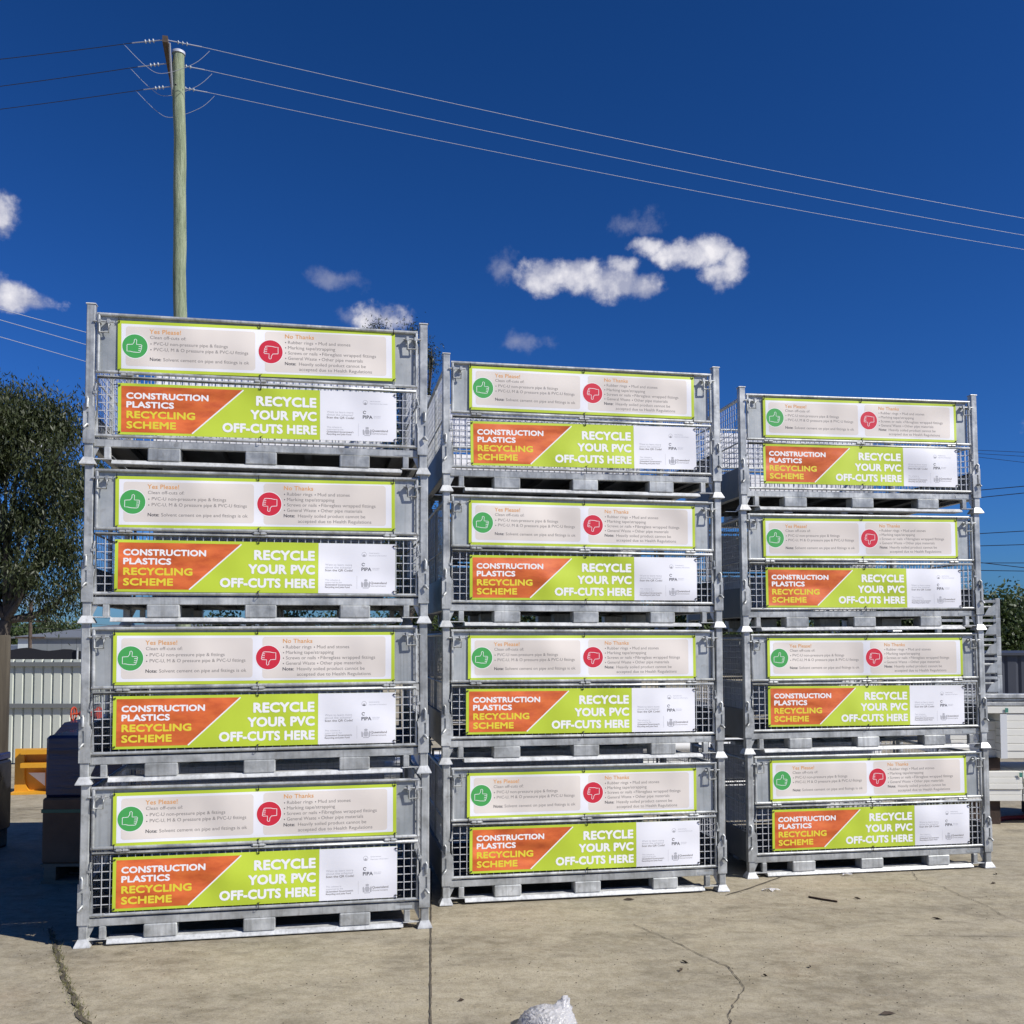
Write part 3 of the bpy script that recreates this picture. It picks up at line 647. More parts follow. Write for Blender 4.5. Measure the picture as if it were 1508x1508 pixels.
for k in range(3):
    A = att[k]
    for dirn, E_, word in ((-1, Ls[k], 'left'), (1, Rs[k], 'right')):
        if dirn > 0: E_ = E_ + Vector((0, 0, .30))
        d = (E_ - A).normalized(); st = A + d * .75
        iso = insulator(A, st); tag(iso, '%s insulator string on the %s side of the timber pole cross arm' % (nm[k], word), 'insulator', 'insulators at the pole top')
        far = A + d * ((E_ - A).length * (1.6 if dirn > 0 else 3))
        sag = .0
        wire((st, far), .0056 if dirn > 0 else .008, M['alu'] if dirn > 0 else M['cable'], '%s overhead line running %s from the timber pole' % (nm[k], word), 'overhead lines from the timber pole', sag=.35 if dirn > 0 else .1)
    l0 = A + (Ls[k] - A).normalized() * .95; r0 = A + (Rs[k] - A).normalized() * .95
    P = [l0, l0.lerp(r0, .25) + Vector((0, 0, -.45)), l0.lerp(r0, .5) + Vector((-.1, 0, -.6)), l0.lerp(r0, .8) + Vector((0, 0, -.35)), r0]
    PP = []
    for i in range(len(P) - 1):
        for t in range(6):
            u = t / 6; p0, p1, p2, p3 = P[max(0, i - 1)], P[i], P[i + 1], P[min(len(P) - 1, i + 2)]
            PP.append(.5 * ((2 * p1) + (p2 - p0) * u + (2 * p0 - 5 * p1 + 4 * p2 - p3) * u * u + (3 * p1 - p0 - 3 * p2 + p3) * u ** 3))
    o = MB().path(PP, .0055, 5).build('jumper_cable', M['alu']); tag(o, '%s looping jumper cable at the timber pole top' % nm[k], 'cable', 'jumper loops at the pole top')
for k, (ya, yb) in enumerate(((455, 487), (471, 505), (496, 530))):
    A, B = at(0, ya, 34 + k), at(118, yb, 38 + k); v = B - A
    wire((A - v * 1.5, B + v * 4.0), .012, M['alu'], '%s of three thin pale lines left of the left stack' % nm[k], 'thin lines left of the left stack', .0)
for k, (ya, yb) in enumerate(((663, 666), (668, 672), (673, 681), (722, 716), (733, 726), (786, 782), (804, 802), (828, 836), (840, 841), (829, 829))):
    A, B = at(1440, ya, 42 + k), at(1508, yb, 41 + k); v = B - A
    wire((A - v * 3, B + v * 4), .010 if k < 3 else .019, M['cable'], 'dark line %s crossing the sky right of the right stack' % ['highest', 'second', 'third', 'fourth', 'fifth', 'sixth', 'seventh', 'eighth', 'lowest', 'ninth'][k], 'lines right of the right stack')

# ------------------------------------------------------------------ trees
def leaf_cloud(blobs, n, size, droop=.6, seed=0, asp=.28, shell=.5, K=14, sp=1.0):
    """blobs: (x,y,z,rx,ry,rz). n leaves as single bent quads in clumps"""
    rg = np.random.default_rng(seed); B = np.array(blobs, float); vol = (B[:, 3] * B[:, 4] * B[:, 5]) ** .75; pr = vol / vol.sum()
    nc = n // K; bi = rg.choice(len(B), nc, p=pr)
    d = rg.normal(size=(nc, 3)); d /= np.linalg.norm(d, axis=1)[:, None]; rad = (shell + (1 - shell) * rg.random(nc)) * rg.uniform(.72, 1.08, nc)
    cc = B[bi, :3] + d * B[bi, 3:] * rad[:, None]
    ci = np.repeat(np.arange(nc), K); P = cc[ci] + rg.normal(size=(len(ci), 3)) * np.array([size * 1.6, size * 1.6, size * 1.9]) * sp
    a = rg.normal(size=(len(ci), 3)); a[:, 2] -= droop * 2; a /= np.linalg.norm(a, axis=1)[:, None]
    b = np.cross(a, rg.normal(size=(len(ci), 3))); b /= np.linalg.norm(b, axis=1)[:, None]
    L = size * rg.uniform(.6, 1.3, len(ci))[:, None]; w = L * asp * .5
    V = np.stack([P, P + a * L * .5 + b * w, P + a * L, P + a * L * .5 - b * w], 1).reshape(-1, 3)
    me = bpy.data.meshes.new('crown'); m = len(ci)
    me.vertices.add(4 * m); me.vertices.foreach_set('co', V.astype(np.float32).ravel())
    me.loops.add(4 * m); me.loops.foreach_set('vertex_index', np.arange(4 * m, dtype=np.int32))
    me.polygons.add(m); me.polygons.foreach_set('loop_start', np.arange(0, 4 * m, 4, dtype=np.int32))
    me.update(calc_edges=True); return me, cc
def tree(name, base, blobs, n, size, m, label, cat='tree', group=None, trunk_r=.2, seed=0, droop=.6, asp=.28, lean=(0, 0), fork=None, K=14, sp=1.0):
    base = Vector(base); root = empty(name, base, 0, label, cat, group); rb = [(b[0] - base.x, b[1] - base.y, b[2] - base.z, *b[3:]) for b in blobs]
    me, cc = leaf_cloud(rb, n, size, droop, seed, asp, K=K, sp=sp); me.materials.append(m); obj('crown', me, root)
    rg = random.Random(seed); cx = sum(b[0] for b in rb) / len(rb); cy = sum(b[1] for b in rb) / len(rb)
    zmin = min(b[2] - b[5] for b in rb); zf = fork if fork else max(zmin * .8, .6); fk = Vector((cx * .35, cy * .35, zf))
    t = MB().path([Vector((0, 0, -.1)), Vector((lean[0], lean[1], zf * .5)), fk], [trunk_r * 1.15, trunk_r, trunk_r * .85], 9)
    for b in rb:
        c = Vector(b[:3]); mid = fk.lerp(c, .5) + Vector((rg.uniform(-.3, .3), rg.uniform(-.3, .3), -.1 * (c - fk).length))
        t.path([fk, mid, c], [trunk_r * .55, trunk_r * .35, trunk_r * .16], 6)
        for _ in range(4):
            e = c + Vector((rg.uniform(-1, 1) * b[3], rg.uniform(-1, 1) * b[4], rg.uniform(-.4, 1) * b[5])) * .8
            t.path([c.lerp(mid, .3), c.lerp(e, .5) + Vector((0, 0, -.1)), e], [trunk_r * .18, trunk_r * .11, .01], 5)
    t.build('trunk', M['bark'], root); return root
def blob(px, py, Y, r, dy=0, sq=1.0):
    p = at(px, py, Y); k = Y / F; return (p.x, p.y + dy, p.z, r * k, r * k * .9, r * k * sq)
gb = [blob(35, 610, 27, 46), blob(88, 622, 27.3, 40), blob(-20, 612, 26, 54), blob(8, 665, 27, 46), blob(70, 690, 26.5, 48), blob(-60, 680, 27, 80), blob(100, 740, 27.5, 34),
      blob(35, 755, 26.6, 40), blob(-30, 800, 27, 60), blob(90, 805, 27, 40), blob(45, 840, 26.4, 36, 0, .7), blob(105, 868, 27, 30, 0, .8), blob(8, 862, 27.4, 40, 0, .6), blob(72, 892, 27, 24, 0, .7), blob(-100, 620, 27, 80), blob(135, 700, 28, 34)]
gbase = at(-6, 1010, 27); gbase.z = gz(gbase.x, gbase.y)
tree('gum_tree', gbase, [(b[0], b[1], b[2], b[3] * .9, b[4] * .9, b[5] * .86) for b in gb], 80000, .15, M['gum'], 'tall drooping gum tree with dark leaves left of the left stack', trunk_r=.19, seed=3, droop=.9, asp=.26, fork=2.2, K=60, sp=1.02)
# conifer behind the left and middle stacks
pb_ = [blob(608, 492, 42, 22, 0, .8), blob(556, 486, 42, 18, 0, .5), blob(615, 530, 42, 34, 0, .8), blob(590, 580, 42, 48, 0, .8), blob(636, 525, 42, 8, 0, 2.6), blob(630, 600, 42, 34), blob(600, 660, 42, 60), blob(570, 740, 42, 70), blob(600, 830, 42, 80)]
pbase = at(600, 1000, 42); pbase.z = gz(pbase.x, pbase.y)
tree('conifer_tree', pbase, pb_, 52000, .13, M['pine'], 'dark conifer whose tip shows above the left stack', trunk_r=.25, seed=8, droop=.2, asp=.3)
# belt of bushy trees behind the middle and right stacks
TB = [(330, 46, 44, 935), (425, 45, 40, 930), (520, 46, 56, 925), (615, 44, 50, 905), (700, 45, 60, 880), (790, 47, 58, 895), (880, 46, 64, 885), (980, 48, 60, 890), (1070, 45, 62, 880), (1160, 46, 60, 885), (1250, 47, 64, 880), (1340, 46, 60, 888), (1420, 44, 55, 890), (1470, 42, 46, 886), (1535, 43, 60, 892), (1625, 45, 80, 880)]
WORDS = ['behind the left part of the left stack', 'behind the centre of the left stack', 'behind the right half of the left stack', 'below the conifer behind the left stack', 'behind the left edge of the middle stack', 'behind the middle stack, second of its belt', 'behind the centre of the middle stack', 'behind the right half of the middle stack', 'behind the gap of the middle and right stacks', 'behind the left edge of the right stack',
         'behind the centre of the right stack', 'behind the right half of the right stack', 'just left of the right stack edge', 'tallest one right beside the right stack', 'at the right edge of the photo', 'beyond the right edge of the photo']
for i, (px, Y, r, cy) in enumerate(TB):
    rg = random.Random(i); bl = [blob(px + rg.uniform(-.6, .6) * r, cy + rg.uniform(0, 45), Y, r * rg.uniform(.4, .62), rg.uniform(-1, 1), .75) for _ in range(6)]
    b0 = at(px, 1000, Y); b0.z = gz(b0.x, b0.y); bl.append((b0.x, b0.y, 1.4, r * Y / F, r * Y / F, 1.5))
    tree('bushy_tree', b0, bl, 5600, .22, M['bush'], 'dark green bushy tree %s' % WORDS[i], group='tree belt behind the stacks', trunk_r=.16, seed=30 + i, droop=.2, asp=.5)

# ------------------------------------------------------------------ left background
M['fence'] = noisy('cream fence sheet', [(.50, .53, .46), (.58, .60, .53)], scale=2, rough=.55, bump=.05)
M['fence_rail'] = mat('fence rail', (.16, .17, .17), .6)
YF = 13.6
fz0 = gz(-7, YF); ftop = at(60, 971, YF).z
fence = empty('sheet_fence', (at(12, 1000, YF).x, YF, fz0), 0, 'cream ribbed metal sheet fence behind the yellow bracket', 'fence')
xa, xb = at(-220, 1000, YF).x - fence.location.x, at(150, 1000, YF).x - fence.location.x
pitch = 14.1 / F * YF; x = xa
H_ = ftop - fz0
while x < xb:
    p = pitch; prof = [(x, .03), (x + p * .16, .0), (x + p * .86, .0), (x + p, .03), (x + p, .034), (x + p * .87, .004), (x + p * .15, .004), (x, .034)]
    MB().prism(prof, .02, H_, 'z').build('fence_sheet', M['fence'], fence); x += pitch
for zr in (at(0, 978, YF).z - fz0, at(0, 1039, YF).z - fz0):
    MB().box(xa, xb, -.05, -.002, zr - .028, zr + .028).build('fence_rail', M['fence_rail'], fence)
# near timber post at the left edge
M['post'] = noisy('weathered timber', [(.035, .028, .02), (.065, .054, .038), (.10, .085, .06)], scale=3, rough=.9, bump=.4, bscale=25, stretch=(5, 5, .4))
p = at(-5, 1100, 8.2); tp = at(-5, 919, 8.2).z
o = MB().path([(0, 0, 0), (0, 0, tp * .5), (.002, 0, tp - .01), (.002, 0, tp)], [.09, .088, .087, .08], 18).build('timber_post', M['post']); o.location = (p.x, p.y, gz(p.x, p.y))
tag(o, 'thick weathered round timber post at the left edge of the photo', 'post')
# yellow steel bracket
M['yellow'] = noisy('yellow paint', [(.62, .29, .02), (.70, .36, .03)], scale=5, rough=.45, bump=.04)
yb = at(22, 1158, 11.15); yk = 11.15 / F
yo = empty('yellow_bracket', (yb.x, yb.y, gz(yb.x, yb.y)), R(8), 'yellow painted steel bracket with two shelves, left of the wrapped pallet', 'bracket')
hh = (1158 - 1094) * yk
MB().prism([(0, 0), (.17, 0), (.13, .06), (.105, .16), (.10, hh), (0, hh)], -.02, .02).build('bracket_plate', M['yellow'], yo)
for z in (hh - .05, hh - .20):
    MB().box(.101, .52, -.15, .02, z, z + .05).build('bracket_shelf', M['yellow'], yo)
MB().box(.101, .50, .022, .04, .02, hh - .06).build('bracket_web', M['yellow'], yo)
MB().box(-.01, .52, -.16, .04, -.005, .02).build('bracket_base', M['yellow'], yo)
MB().box(.44, .50, -.14, -.02, .021, hh - .201).build('bracket_plate', M['yellow'], yo)
MB().prism([(.15, hh - .27), (.33, hh - .27), (.33, hh - .42)], -.03, -.024).build('bracket_label', M['white'], yo)
# wrapped pallet stacks left of the left stack
M['wrap'] = noisy('dark blue stretch wrap', [(.010, .013, .045), (.022, .030, .085), (.05, .06, .12)], scale=3, rough=.28, bump=.6, bscale=7, stretch=(.6, .6, 4), rr=(.18, .4))
M['board'] = noisy('brown cartons', [(.10, .06, .035), (.20, .12, .07)], scale=3, rough=.8, bump=.1)
M['strap'] = mat('green strap', (.02, .12, .08), .4)
M['timber'] = noisy('pallet timber', [(.16, .12, .08), (.28, .22, .15)], scale=4, rough=.9, bump=.3, stretch=(1, 6, 6))
wy = 6.75; w0, w1 = at(60, 1200, wy), at(118, 1200, wy); wk = wy / F
wp = empty('wrapped_pallet', (w0.x, wy, gz(w0.x, wy)), R(3), 'pallet of cartons in dark blue wrap with green strap beside the left stack', 'pallet load')
zt = at(60, 1084, wy).z - wp.location.z; zm = at(60, 1176, wy).z - wp.location.z
wpw = .62
for zz in (.0, .115):
    for k in range(4): MB().box(0.0, wpw, .02 + k * .26, .14 + k * .26, zz, zz + .02).build('pallet_board', M['timber'], wp)
for k in range(3): MB().box(.02 + k * .25, .10 + k * .25, .02, .92, .0205, .1145).build('pallet_bearer', M['timber'], wp)
MB().cbox(.004, wpw - .006, .01, .93, .136, zm, .012).build('carton_layer', M['board'], wp)
MB().cbox(.014, wpw, .02, .94, zm + .002, zt, .02).build('wrapped_load', M['wrap'], wp)
zs = at(60, 1195, wy).z - wp.location.z
MB().box(.0, wpw - .002, .005, .009, zs - .012, zs + .012).box(-.001, .003, .009, .93, zs - .012, zs + .012).build('green_strap', M['strap'], wp)
# tarp-covered bundle behind it
ty = 7.9; t0 = at(70, 1090, ty)
tb = empty('tarp_bundle', (t0.x, ty, gz(t0.x, ty)), R(3), 'low bundle under dark blue tarp behind the wrapped pallet', 'bundle')
tz = at(80, 1064, ty).z - tb.location.z
MB().prism([(0, 0), (.9, 0), (.9, tz), (.13, tz), (.03, tz - .12), (0, tz - .2)], 0, .9).build('tarp_cover', M['wrap'], tb)
# red gate valve lying on the bundle
M['redpaint'] = noisy('red paint', [(.42, .045, .02), (.55, .08, .03)], scale=8, rough=.45, bump=.08)
rv = empty('gate_valve', (t0.x, ty, 0), 0, 'red cast iron gate valve with handwheel lying on the tarp bundle', 'valve')
vz = at(90, 1055, ty).z; vx = at(88, 1055, ty).x; rv.location = (vx, ty + .25, vz)
ring_ = [(0, .055 * math.cos(math.tau * i / 16), .055 * math.sin(math.tau * i / 16)) for i in range(17)]
MB().path(ring_, .007, 6).path([(0, -.05, 0), (0, .05, 0)], .005, 5).path([(0, 0, -.05), (0, 0, .05)], .005, 5).build('handwheel', M['redpaint'], rv)
MB().path([(0, 0, 0), (.05, 0, 0)], .010, 8).path([(.05, 0, 0), (.06, 0, 0), (.065, 0, 0), (.10, 0, 0), (.105, 0, 0), (.115, 0, 0), (.12, 0, 0), (.20, 0, 0)], [.02, .03, .03, .035, .048, .048, .036, .04], 12).path([(.20, 0, 0), (.215, 0, 0)], .06, 14).path([(.16, 0, 0), (.16, 0, -.055)], [.03, .035], 10).build('valve_body', M['redpaint'], rv)
# dark crate at the left edge
M['darkcrate'] = noisy('black plastic', [(.008, .009, .014), (.02, .022, .032)], scale=4, rough=.35, bump=.4, bscale=9, rr=(.25, .5))
cy_ = 7.3; c1_ = at(21, 1200, cy_)
dc = empty('dark_crate', (-4.16 - 1.1, cy_, gz(-4.6, cy_)), 0, 'black wrapped crate on a pallet at the left edge in shade', 'crate')
cz_ = at(10, 1128, cy_).z - dc.location.z
MB().cbox(0, 1.1, 0, .9, .13, cz_ - .06, .015).build('wrapped_load', M['darkcrate'], dc)
MB().cbox(-.02, 1.08, -.02, .92, cz_ - .058, cz_, .01).build('crate_lid', M['wrap'], dc)
for k in range(3): MB().box(.02 + k * .48, .12 + k * .48, .02, .88, .0, .128).build('pallet_bearer', M['timber'], dc)
# grey shed, dark shade screen and pole far off on the left
M['shed'] = noisy('grey shed sheet', [(.20, .22, .23), (.26, .28, .29)], scale=.5, rough=.6, bump=0)
M['shedw'] = mat('pale shed sheet', (.55, .60, .62), .6)
M['roofing'] = mat('grey roofing', (.16, .17, .18), .6)
M['screen'] = mat('black shade cloth', (.012, .013, .018), .8)
Yb = 70; s0 = at(26, 958, Yb); s1 = at(330, 938, Yb)
sh = empty('grey_shed', (s0.x, Yb, 0), 0, 'long grey metal shed far behind the cream fence', 'shed')
wL = s1.x - s0.x; hz_ = s1.z
for k in range(14): MB().box(wL * k / 14, wL * (k + 1) / 14 - .02, 0, .2, 0, hz_).build('wall_panel', M['shed'] if k else M['shedw'], sh)
MB().prism([(-.2, hz_), (18, hz_ + 1.1), (18, hz_ + 1.0), (-.2, hz_ - .1)], -.4, wL + .3, 'x').build('shed_roof', M['roofing'], sh)
MB().box(-2.5, -.05, .5, 10, 0, hz_ - .6).build('shed_annex', M['shedw'], sh)
Yc = 22; c0_, c1_ = at(-100, 970, Yc), at(330, 957, Yc)
sc_ = empty('shade_screen', (c0_.x, Yc, 0), 0, 'black shade cloth screen on posts between fence and grey shed', 'screen')
wS = c1_.x - c0_.x
vsn = []; nS = 40
for i in range(nS + 1):
    x = wS * i / nS; top = c1_.z + .03 * math.sin(i * 1.1) - .02 * math.sin(i * .37)
    vsn += [(x, 0, .2), (x, .0, top)]
MB().add(vsn, [(2 * i, 2 * i + 2, 2 * i + 3, 2 * i + 1) for i in range(nS)]).build('shade_cloth', M['screen'], sc_)
for k in range(5): MB().path([(wS * k / 4, -.04, -.2), (wS * k / 4, -.04, c1_.z + .05)], .025, 6).build('screen_post', M['galv'], sc_)
pf0 = at(44, 960, 60); pf1 = at(44, 884, 60)
fp = empty('distant_power_pole', (pf0.x, 60, 0), 0, 'thin distant power pole with cross arm below the gum tree', 'power pole')
MB().path([(0, 0, 0), (0, 0, pf1.z)], .11, 8).build('pole_shaft', M['arm'], fp)
for zz in (.0, 1.0): MB().box(-.9, .9, -.06, .06, at(44, 915, 60).z - zz - .05, at(44, 915, 60).z - zz + .06).build('cross_arm', M['arm'], fp)
for k, yy in enumerate((902, 912, 922)):
    A, B = at(-60, yy - 4, 58), at(115, yy + 6, 62); v = B - A
    wire((A - v, B + v * 3), .012, M['cable'], '%s of three lines below the gum tree near the distant pole' % nm[k], 'lines by the distant pole')
# low hills on the horizon
M['hill'] = noisy('hills', [(.035, .055, .085), (.05, .075, .11)], scale=.02, rough=.95, bump=0, det=3)
hm = MB(); nh = 120; vs = []
for i in range(nh + 1):
    x = -900 + 1800 * i / nh; h = 6.5 + 3.5 * math.sin(i * .33 + 1) + 2 * math.sin(i * .9) + 1.2 * math.sin(i * 2.3)
    vs += [(x, 820, -2), (x, 860, max(h, 3)), (x, 899, -2)]
fs = [];
for i in range(nh): a = 3 * i; fs += [(a, a + 3, a + 4, a + 1), (a + 1, a + 4, a + 5, a + 2)]
hm.add(vs, fs, 0, True).build('low_hills', M['hill'], kind='structure')
for k, (px, r) in enumerate(((12, 7), (32, 5), (56, 8), (68, 10), (76, 6), (100, 8), (112, 6))):
    Yt = 110 + 5 * k; b0 = at(px, 940, Yt); b0.z = 0
    tree('distant_tree', b0, [blob(px, 936 - r * .4, Yt, r, 0, .7), blob(px + r * .7, 939, Yt, r * .7, 0, .7)], 700, .5, M['bush'], 'small round distant tree %s below the gum tree' % ['leftmost', 'second from left', 'third from left', 'largest', 'fifth from left', 'sixth from left', 'rightmost'][k], group='distant trees behind the grey shed', trunk_r=.2, seed=60 + k, asp=.6)

# ------------------------------------------------------------------ right background
M['pvc'] = noisy('cream pvc profile', [(.74, .73, .66), (.80, .79, .73)], scale=3, rough=.45, bump=.03)
M['filmw'] = mat('clear film over profiles', (.66, .68, .70), .25)
M['tealtag'] = mat('teal tag', (.06, .22, .17), .5)
def pack(name, px0, px1, py0, py1, Y, rows, label, cols=1, depth=.7, tags=(), film=None, ends=0):
    a, b = at(px0, py1, Y), at(px1, py0, Y); H = b.z - a.z; Wd = b.x - a.x
    o = empty(name, (a.x, Y, a.z), 0, label, 'pack of profiles', 'packs of cream profiles right of the right stack'); rg = random.Random(int(px0))
    for r_ in range(rows):
        z0 = H * r_ / rows; z1 = H * (r_ + 1) / rows - .003
        for c in range(cols):
            x0 = Wd * c / cols + rg.uniform(0, .01); x1 = Wd * (c + 1) / cols - .004
            MB().cbox(x0, x1, rg.uniform(0, .012), depth, z0, z1, .003).build('profile_bundle', M['pvc'], o)
    if film: MB().box(film[0], film[1], -.004, -.001, 0, H - .004).build('film_wrap', M['filmw'], o)
    for (tx, tz) in tags:
        p = at(tx, tz, Y) - o.location; MB().box(p.x - .014, p.x + .014, -.007, -.0045, p.z - .02, p.z + .02).build('teal_tag', M['tealtag'], o)
    return o
Yp = 8.9
pack('profile_pack', 1474, 1640, 1051, 1117, Yp, 6, 'upper front pack of cream profiles right of the right stack', film=(.0, .06))
pack('profile_pack', 1400, 1473, 1062, 1117, Yp + .1, 4, 'short pack of cream profiles tucked behind the right stack edge', tags=((1469, 1100),))
pack('profile_pack', 1395, 1640, 1040, 1050.6, Yp, 1, 'thin top pack of cream profiles with a teal tag', tags=((1482, 1046),), cols=2)
pack('profile_pack', 1392, 1506.5, 1136, 1180, Yp, 5, 'lower pack of cream profiles close to the ground', tags=((1503, 1141),))
pack('profile_pack', 1507.5, 1640, 1136, 1180, Yp, 4, 'lower pack of cream profiles cut by the right photo edge')
# dunnage between and below the packs
M['darktimber'] = noisy('dark timber', [(.03, .02, .015), (.08, .05, .035)], scale=5, rough=.9, bump=.3)
for k, (px, p0, p1, lab) in enumerate(((1408, 1117.5, 1135.5, 'dark timber bearer between the two profile packs, near the right stack'), (1585, 1117.5, 1135.5, 'dark timber bearer between the packs beyond the photo edge'),
                                     (1408, 1180.5, 1206, 'dark timber bearer under the lower profile pack, near the right stack'), (1560, 1180.5, 1206, 'dark timber bearer under the lower profile pack beyond the photo edge'))):
    a = at(px, p1, Yp); b = at(px + 70, p0, Yp)
    zb = gz(a.x, Yp) if k > 1 else a.z
    o = MB().cbox(0, b.x - a.x, 0, .6, 0, b.z - zb, .004).build('timber_bearer', M['darktimber']); o.location = (a.x, Yp + .06, zb); tag(o, lab, 'timber bearer', 'bearers under the profile packs')
# loose strip and red hose on the ground under the packs
M['redhose'] = mat('dark red hose', (.16, .015, .02), .5)
o = MB().path([ground(1440, 1216) + Vector((0, 0, .02)), ground(1462, 1212) + Vector((0, 0, .02)), ground(1480, 1208) + Vector((0, 0, .02)), ground(1530, 1206) + Vector((0, 0, .02))], .022, 8).build('red_hose', M['redhose'])
tag(o, 'dark red hose lying in front of the lower profile pack', 'hose')
# folded galvanised frames stacked on the packs
yq = 9.1
for k in range(5):
    y1_ = 1022 - 28.2 * k; k0 = at(1380, y1_, yq); k1 = at(1476 - k * .9, y1_ - 28.2, yq)
    fr = empty('folded_frame', (k0.x, yq, k0.z), 0, 'folded galvanised frame, %s in the short stack right of the right stack' % ['lowest', 'second lowest', 'middle one', 'second highest', 'topmost'][k], 'frame', 'folded galvanised frames on the profile packs')
    w_, h_ = k1.x - k0.x, k1.z - k0.z - .002
    for x in (0, w_ - .045): MB().cbox(x, x + .045, 0, .045, 0, h_, .003).build('frame_post', M['galv'], fr)
    for zz in (.02, h_ * .55): MB().path([(.046, .02, zz), (w_ - .046, .02, zz)], .012, 8).build('frame_rail', M['galv'], fr)
    MB().box(.046, w_ - .046, .0, .04, h_ * .78, h_ * .92).build('frame_beam', M['galv'], fr)
    MB().prism([(w_ - .15, 0.02), (w_ - .046, .02), (w_ - .046, h_ * .7), (w_ - .11, h_ * .5)], -.006, -.002).build('frame_gusset', M['sheet'], fr)
bm = empty('beam_bundle', (at(1392, 1039, Yp).x, Yp, at(1392, 1039.5, Yp).z), 0, 'galvanised beams lying on the cream profile packs', 'beam bundle')
L_ = at(1640, 1039, Yp).x - bm.location.x; hb = (1039.5 - 1022.5) / F * Yp
MB().cbox(0, L_, 0, .12, 0, hb * .3, .004).build('steel_beam', M['galv'], bm)
MB().cbox(0, L_, .03, .15, hb * .42, hb * .62, .004).build('steel_beam', M['galv'], bm)
MB().cbox(0, L_, .0, .14, hb * .66, hb, .004).build('steel_beam', M['galv'], bm)
# dark shed behind, right
Ys = 24; s0 = at(1300, 1000, Ys); s1 = at(1700, 965, Ys)
ds = empty('dark_shed', (s0.x, Ys, 0), 0, 'dark grey metal shed wall behind the folded frames', 'shed')
wd = (s1.x - s0.x); M['darksheet'] = noisy('dark shed sheet', [(.035, .04, .055), (.05, .055, .07)], scale=1, rough=.5, bump=0)
for k in range(20): MB().prism([(wd * k / 20, .03), (wd * (k + .2) / 20, 0), (wd * (k + .8) / 20, 0), (wd * (k + 1) / 20, .03), (wd * (k + 1) / 20, .06), (wd * k / 20, .06)], 0, s1.z, 'z').build('wall_sheet', M['darksheet'], ds)
MB().box(-.1, wd + .1, -.08, 4, s1.z, s1.z + .06).build('shed_roof', M['darksheet'], ds)
# white pipe bundles in the yard behind the stacks
M['pipe'] = mat('white pvc pipe', (.74, .74, .72), .35)
for (bx, by, bl, nr, lab) in ((-1.9, 9.2, 2.4, 5, 'bundle of white pipes in the shade behind the left stack'), (.6, 10.4, 2.4, 5, 'bundle of white pipes in the shade behind the middle stack')):
    o = empty('pipe_bundle', (bx, by, gz(bx, by)), 0, lab, 'pipe bundle', 'white pipe bundles behind the stacks')
    for r_ in range(nr):
        for c in range(5):
            MB().path([(0, .06 + c * .112 + (r_ % 2) * .055, .056 + .1 + r_ * .1), (bl, .06 + c * .112 + (r_ % 2) * .055, .156 + r_ * .1)], .055, 10).build('white_pipe', M['pipe'], o)
    for x in (.2, bl - .3): MB().box(x, x + .1, 0, .7, 0, .10).build('bundle_bearer', M['timber'], o)

# ------------------------------------------------------------------ small things on the yard
M['bag'] = bpy.data.materials.new('clear plastic bag'); M['bag'].use_nodes = True
bt = M['bag'].node_tree; bn = N(bt, 'ShaderNodeTexNoise'); bn.inputs['Scale'].default_value = 13; bn.inputs['Detail'].default_value = 2; bn.inputs['Distortion'].default_value = 3
bc = N(bt, 'ShaderNodeTexCoord'); lk(bt, bc.outputs['Object'], bn.inputs[0]); bb = N(bt, 'ShaderNodeBump'); bb.inputs['Strength'].default_value = .7; bb.inputs['Distance'].default_value = .02
lk(bt, bn.outputs[0], bb.inputs['Height']); lk(bt, bb.outputs[0], bt.nodes['Principled BSDF'].inputs['Normal'])
b_ = M['bag'].node_tree.nodes['Principled BSDF']; b_.inputs['Base Color'].default_value = (.95, .95, .98, 1); b_.inputs['Roughness'].default_value = .14; b_.inputs['Transmission Weight'].default_value = .6; b_.inputs['IOR'].default_value = 1.3
rg = np.random.default_rng(4)
def crumple(nu=64, nv=26):
    vs = []; fs = []
    kx = rg.normal(size=(14, 3)); ph = rg.random(14) * 6.28; fr = rg.uniform(5, 26, 14)
    def nz(d): return sum(abs(math.sin(fr[i] * float(d @ kx[i]) + ph[i])) / (4 + fr[i] * .35) for i in range(14))
    for j in range(nv + 1):
        th = math.pi * .5 * j / nv
        for i in range(nu):
            t = math.tau * i / nu; d = np.array([math.cos(t) * math.cos(th), math.sin(t) * math.cos(th), math.sin(th)])
            q = 1 - .22 * nz(d) + .17
            spike = math.exp(-((t - .15 if t < 3 else t - math.tau - .15) ** 2) / .10) * math.exp(-((th - .95) ** 2) / .10)
            x, y, z = d[0] * .125 * q, d[1] * .10 * q, d[2] * .082 * q
            x += spike * (.01 + .01 * math.sin(th * 40)); z += spike * (.05 + .016 * math.sin(t * 31)); y += spike * .02
            vs.append((x, y, z))
    for j in range(nv):
        for i in range(nu): fs.append((j * nu + i, j * nu + (i + 1) % nu, (j + 1) * nu + (i + 1) % nu, (j + 1) * nu + i))
    return MB().add(vs, fs, 0, True)
o = crumple().build('plastic_bag', M['bag']); bp_ = at(806, 1500, 4.02); o.location = (bp_.x, 4.02, gz(bp_.x, 4.02) + .002)
tag(o, 'crumpled clear plastic bag on the concrete at the bottom edge', 'plastic bag')
M['rusty'] = noisy('rusty bar', [(.03, .018, .012), (.07, .04, .025)], scale=30, rough=.9)
o = MB().path([ground(1191, 1322) + Vector((0, 0, .006)), ground(1212, 1326) + Vector((0, 0, .007)), ground(1233, 1329) + Vector((0, 0, .006))], .006, 6).build('rusty_rod', M['rusty']); tag(o, 'short dark rusty rod lying on the concrete before the right stack', 'rod')
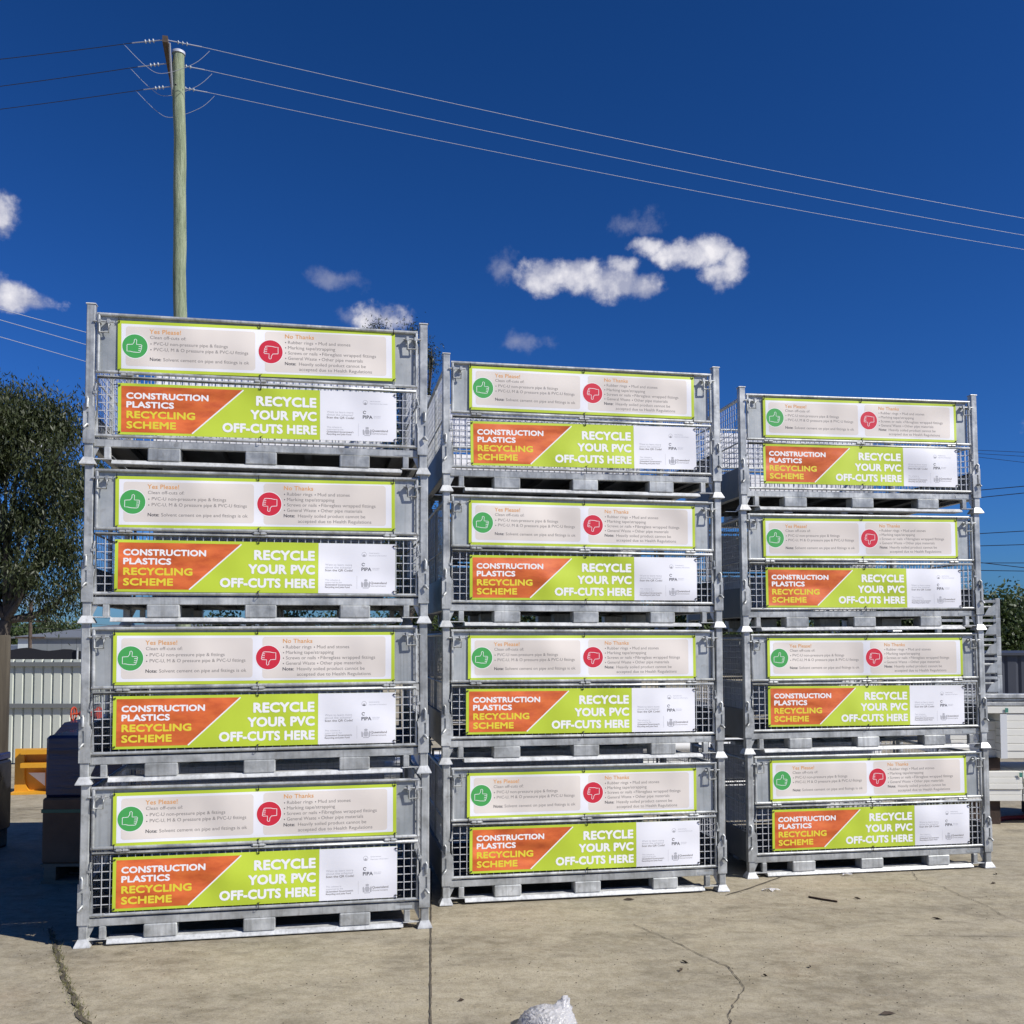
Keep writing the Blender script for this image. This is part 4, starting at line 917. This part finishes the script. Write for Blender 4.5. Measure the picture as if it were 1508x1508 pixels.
M['leaf'] = mat('dead leaf', (.05, .033, .02), .8); M['scrap'] = mat('plastic scrap', (.8, .8, .85), .3)
LV = [(926, 1326, .075, 'long curled', 'in front of the middle stack'), (1009, 1418, .055, 'small', 'upper of two near the middle crack'), (1003, 1430, .05, 'small', 'lower of two near the middle crack'), (1307, 1495, .075, 'long', 'at the bottom right of the yard'),
      (1127, 1438, .03, 'tiny', 'right of the middle crack'), (1193, 1425, .03, 'tiny', 'below the rusty rod'), (1463, 1302, .04, 'tiny', 'beside the right foot of the right stack'), (1263, 1324, .05, 'small', 'right of the rusty rod'), (1467, 1288, .05, 'small', 'just right of the right stack foot'),
      (679, 1475, .03, 'tiny', 'right of the joint line'), (1380, 1354, .06, 'thin', 'left of the long crack')]
for k, (px, py, L, ad, wh) in enumerate(LV):
    p = ground(px, py); t = (k * 2.1) % 3.1; c, s_ = math.cos(t), math.sin(t)
    pts = [(-L / 2, 0, .003), (-L * .1, L * .13, .012), (L * .2, L * .11, .010), (L / 2, .0, .004), (L * .2, -L * .1, .006), (-L * .1, -L * .12, .004)]
    vs = [(a * c - b * s_, a * s_ + b * c, z + .002) for a, b, z in pts] + [(0, 0, .001)]
    o = MB().add(vs, [(i, (i + 1) % 6, 6) for i in range(6)]).build('dead_leaf', M['leaf']); o.location = p; tag(o, '%s dark dead leaf on the concrete %s' % (ad, wh), 'leaf', 'dead leaves on the yard')
for k, (px, py, L, lab) in enumerate(((1247, 1290, .055, 'small crumpled white plastic scrap against the runner of the right stack'), (1136, 1312, .09, 'flat clear plastic scrap left of the rusty rod'))):
    p = ground(px, py); rr_ = random.Random(k); vs = [(0, 0, .018)]
    for i in range(12): t = math.tau * i / 12; r_ = L * rr_.uniform(.5, 1) * .6; vs.append((r_ * math.cos(t) * 1.3, r_ * math.sin(t) * .6, rr_.uniform(.002, .02)))
    o = MB().add(vs, [(0, i + 1, (i + 1) % 12 + 1) for i in range(12)]).build('plastic_scrap', M['scrap'] if k == 0 else M['bag']); o.location = p; tag(o, lab, 'plastic scrap')
